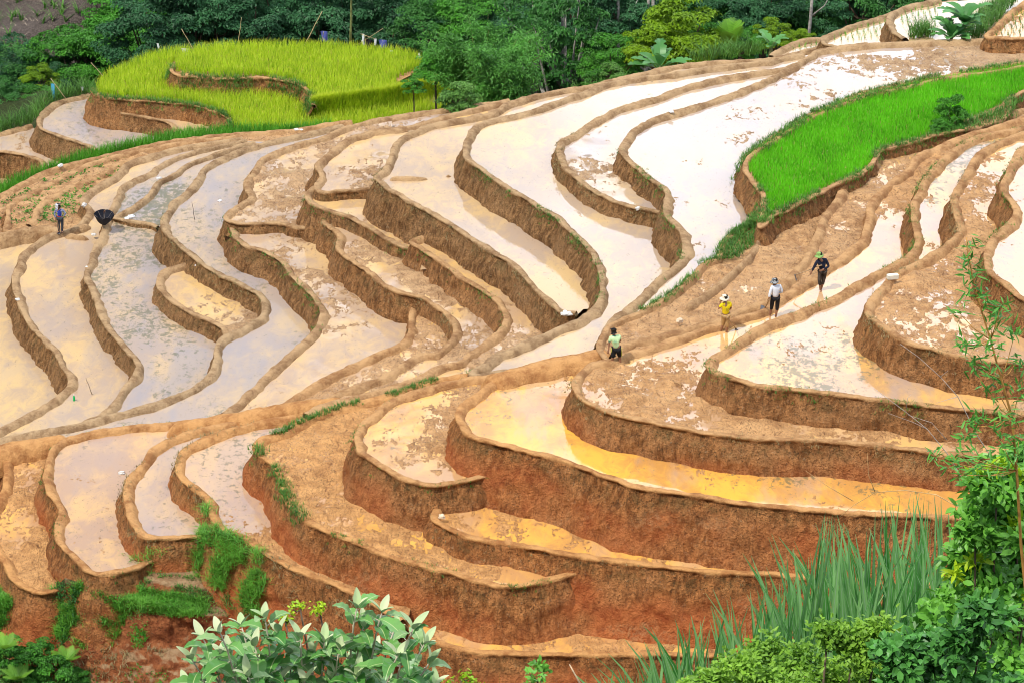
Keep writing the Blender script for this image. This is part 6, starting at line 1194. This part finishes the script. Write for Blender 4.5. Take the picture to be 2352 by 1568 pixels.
# elephant grass
def elephant_grass():
    sky_ = [(1380, 1520), (1450, 1500), (1540, 1460), (1600, 1400), (1680, 1350), (1750, 1340), (1850, 1270), (1900, 1150), (1960, 1200), (2010, 1150), (2100, 1110), (2180, 1130), (2250, 1180)]
    xs = [p[0] for p in sky_]; ys = [p[1] for p in sky_]; r = random.Random(44); groups = [(1500, 'leftmost clump of long bladed grass at the bottom right'), (1620, 'second clump from the left of the long bladed grass'), (1740, 'third clump from the left of the long bladed grass'), (1850, 'middle clump of the long bladed grass, below the orange puddle'), (1950, 'fourth clump from the right of the long bladed grass'), (2040, 'clump of long bladed grass just left of the tallest one'), (2130, 'tallest clump of long bladed grass'), (2210, 'rightmost clump of long bladed grass beside the leafy bush')]
    mt = NT('long_grass_blade'); mid = mt.attr('mid'); rnd = mt.attr('rnd'); c = mt.mix(rnd, (.06, .26, .04), (.30, .60, .20)); c = mt.mix(mt.ramp(mid, .16, .04), c, (.40, .56, .36))
    mt.set('Base Color', c); mt.set('Roughness', .35); mt.set('Specular IOR Level', .5); tr_ = mt.n.new('ShaderNodeBsdfTranslucent'); mt.t.links.new(c, tr_.inputs[0]); mx = mt.n.new('ShaderNodeMixShader'); mx.inputs[0].default_value = .25
    mt.t.links.new(mt.b.outputs[0], mx.inputs[1]); mt.t.links.new(tr_.outputs[0], mx.inputs[2]); mt.t.links.new(mx.outputs[0], mt.out.inputs['Surface'])
    for gx_, lab in groups:
        dist = 19.0; B0 = V3(*PD(gx_, 1700, dist)); B0[2] = ground_z([B0[0]], [B0[1]])[0]; root = empty('grass_clump', B0, label=lab, cat='grass clump', group='clumps of long bladed grass'); V = []; F = []; md = []; rn = []; n0 = 0
        for k in range(75):
            x = gx_+r.gauss(0, 60); top = np.interp(x, xs, ys); y = top + abs(r.gauss(0, 1))*(110 if k % 3 else 20)+r.uniform(0, 30); dd = dist+r.uniform(-.7, .7); tip = V3(*PD(x, y, dd))-B0; bx_ = gx_+(x-gx_)*.45+r.uniform(-25, 25); st = V3(*PD(bx_, 1700, dd))-B0; st[2] = 0
            bend = r.uniform(-.55, .55); over = r.random() < .55; r_o = r.uniform(.15, .75); n = 12; W_ = r.uniform(.022, .055); pl = []
            for i in range(n+1):
                t_ = i/n; p = st*(1-t_)+tip*t_+V3(bend, r.uniform(-.002, .002), 0)*math.sin(t_*3.1)*.5
                if over: p = p+V3(r_o*np.sign(bend)*t_**3, 0, .12*math.sin(t_*3.14)-.22*t_**5)
                pl.append(p)
            w_ = [W_*min(1, .45+t_*2)*(1-t_**2.6)+.0008 for t_ in np.linspace(0, 1, n+1)]; a = r.uniform(-.9, .9); v_, f_ = ribbon(pl, w_, up=(math.sin(a)*.9, -1, .3), fold=.3)
            V.append(v_); F += [tuple(q+n0 for q in f) for f in f_]; n0 += len(v_); md += [1, 0, 1]*(n+1); rn += [r.random()]*(3*(n+1))
        mesh_obj('blades', np.vstack(V), F, mt.m, root, attrs={'mid': np.array(md), 'rnd': np.array(rn)})
elephant_grass()
for x, y, dx, lab in [(1396, 1500, 30, 'lone grass blades right of the seedling at the bottom'), (1188, 1560, 10, 'few thin grass blades at the bottom left of the seedling')]:
    B0 = V3(*PD(x, 1700, 17)); B0[2] = ground_z([B0[0]], [B0[1]])[0]; C = np.repeat(B0[None], 14, 0)+rng.normal(size=(14, 3))*V3(.05, .05, 0); hh = (V3(*PD(x, y, 17))-B0)[2]
    blades('grass_blades', C, rng.uniform(.75, 1.02, 14)*hh, .026, rng.uniform(.02, .14, 14), GR2, int(x), seg=8, label=lab, kind='stuff')
# bamboo sprig reaching in from the right, with dry twigs
def sprig():
    dist = 14.5; B0 = V3(*PD(2360, 1720, dist)); B0[2] = ground_z([B0[0]], [B0[1]])[0]; root = empty('bamboo_sprig', B0, label='slender orange stemmed bamboo sprig with narrow leaves at the right edge', cat='bamboo'); r = np.random.default_rng(9)
    main = [(2370, 1500), (2345, 1250), (2335, 1080), (2325, 960), (2300, 870), (2275, 780), (2250, 700), (2235, 640), (2222, 580), (2220, 545)]; pl = [V3(0, 0, 0)]+[V3(*PD(x, y, dist))-B0 for x, y in main]
    bg = Bag(); bg.add(*tube(pl, np.linspace(.011, .0022, len(pl)), 6)); pos = []; dr = []; cl = [(2225, 560, 24), (2222, 600, 24), (2232, 620, 22), (2235, 655, 26), (2230, 680, 20), (2300, 720, 34), (2262, 690, 20), (2200, 715, 22), (2280, 745, 30), (2215, 790, 28), (2240, 830, 34), (2330, 770, 26), (2280, 860, 34), (2335, 830, 30), (2270, 900, 26), (2310, 960, 34), (2340, 900, 34), (2255, 960, 26), (2230, 980, 26), (2300, 1010, 34), (2210, 1040, 30), (2180, 1060, 24), (2250, 1050, 34), (2150, 1040, 20), (2340, 1010, 30), (2245, 790, 20), (2290, 800, 22), (2205, 1090, 30), (2300, 700, 18), (2220, 1000, 20), (2330, 1060, 40), (2270, 1090, 34)]
    P_ = np.array([[p[0], p[2]] for p in pl])
    for x, y, rad in cl:
        c = V3(*PD(x, y, dist+r.uniform(-.15, .15)))-B0; tgt = c-V3(0, 0, .12); j = int(np.argmin(np.hypot(P_[:, 0]-tgt[0], P_[:, 1]-tgt[2]))); bg.add(*tube([pl[j], (pl[j]+c)/2+V3(0, 0, -.02), c], [.0035, .003, .0015], 4)); R_ = rad*dist/FPX
        for k in range(int(rad*.75)): pos.append(c+r.normal(size=3)*R_*.45); dr.append(r.normal(size=3)*V3(1, .8, .7)+V3(0, 0, .1))
    bg.make('stem', simple_mat('orange_cane', (.48, .24, .06), .5, .25, 10), root); C = np.array(pos); m = len(C); V, F, rn = leaf8(C, np.array(dr), unit(r.normal(size=C.shape)*.7+V3(0, -.3, 1)), r.uniform(.05, .095, m), r.uniform(.010, .016, m), r)
    mesh_obj('leaves', V, F, leaf_material('sprig_leaf', (.035, .16, .015), (.12, .34, .05), rough=.4, trans=.3, sc=3), root, smooth=False, attrs={'rnd': rn})
sprig()
def twig(lines, dist, label, rad=.004, mat=None):
    B0 = V3(*PD(*lines[0][0], dist)); g_ = ground_z([B0[0]], [B0[1]])[0]; root = empty('dry_twig', (B0[0], B0[1], g_), label=label, cat='twig'); O = V3(B0[0], B0[1], g_); bg = Bag()
    for li, ln in enumerate(lines):
        pl = [V3(*PD(x, y, dist))-O for x, y in ln]
        if li == 0: pl = [V3(.25, .2, 0)]+pl
        k = 1 if li == 0 else .55; bg.add(*tube(pl, np.linspace(rad*k, rad*.35*k, len(pl)), 5))
    bg.make('branches', mat or simple_mat('dry_grey_twig', (.45, .38, .32), .7, .25, 20), root)
twig([[(2330, 1260), (2230, 1130), (2175, 1040), (2130, 985), (2080, 945), (2040, 915), (2005, 890)], [(2080, 945), (2085, 912), (2093, 905)], [(2130, 985), (2100, 970), (2040, 948)], [(2175, 1010), (2140, 970), (2085, 952)]], 16.5, 'thin grey dry twig slanting across the red wall at the right')
twig([[(2330, 1130), (2245, 1000), (2200, 910), (2160, 865), (2110, 820), (2068, 790)], [(2160, 865), (2178, 850)], [(2200, 910), (2150, 925)]], 16.8, 'second dry twig, the higher one, in front of the right terrace wall')
twig([[(2330, 1320), (2230, 1180), (2150, 1135), (2080, 1125), (2010, 1130), (1960, 1160), (1930, 1185)], [(2010, 1130), (1995, 1090), (1992, 1040)], [(1960, 1150), (1900, 1115), (1850, 1080)]], 17.0, 'arching dry stem lowest in front of the orange field', .0045, simple_mat('tan_stem', (.55, .36, .16), .7, .25, 20))
twig([[(1365, 1640), (1345, 1590), (1330, 1565), (1308, 1525)]], 16.0, 'short broken cane at the bottom edge', .012, simple_mat('broken_cane', (.62, .45, .28), .7, .2, 20))
for key_, v_ in PROTO.items():
    if not v_[1]:
        for ch in list(v_[0].children): bpy.data.objects.remove(ch)
        bpy.data.objects.remove(v_[0])
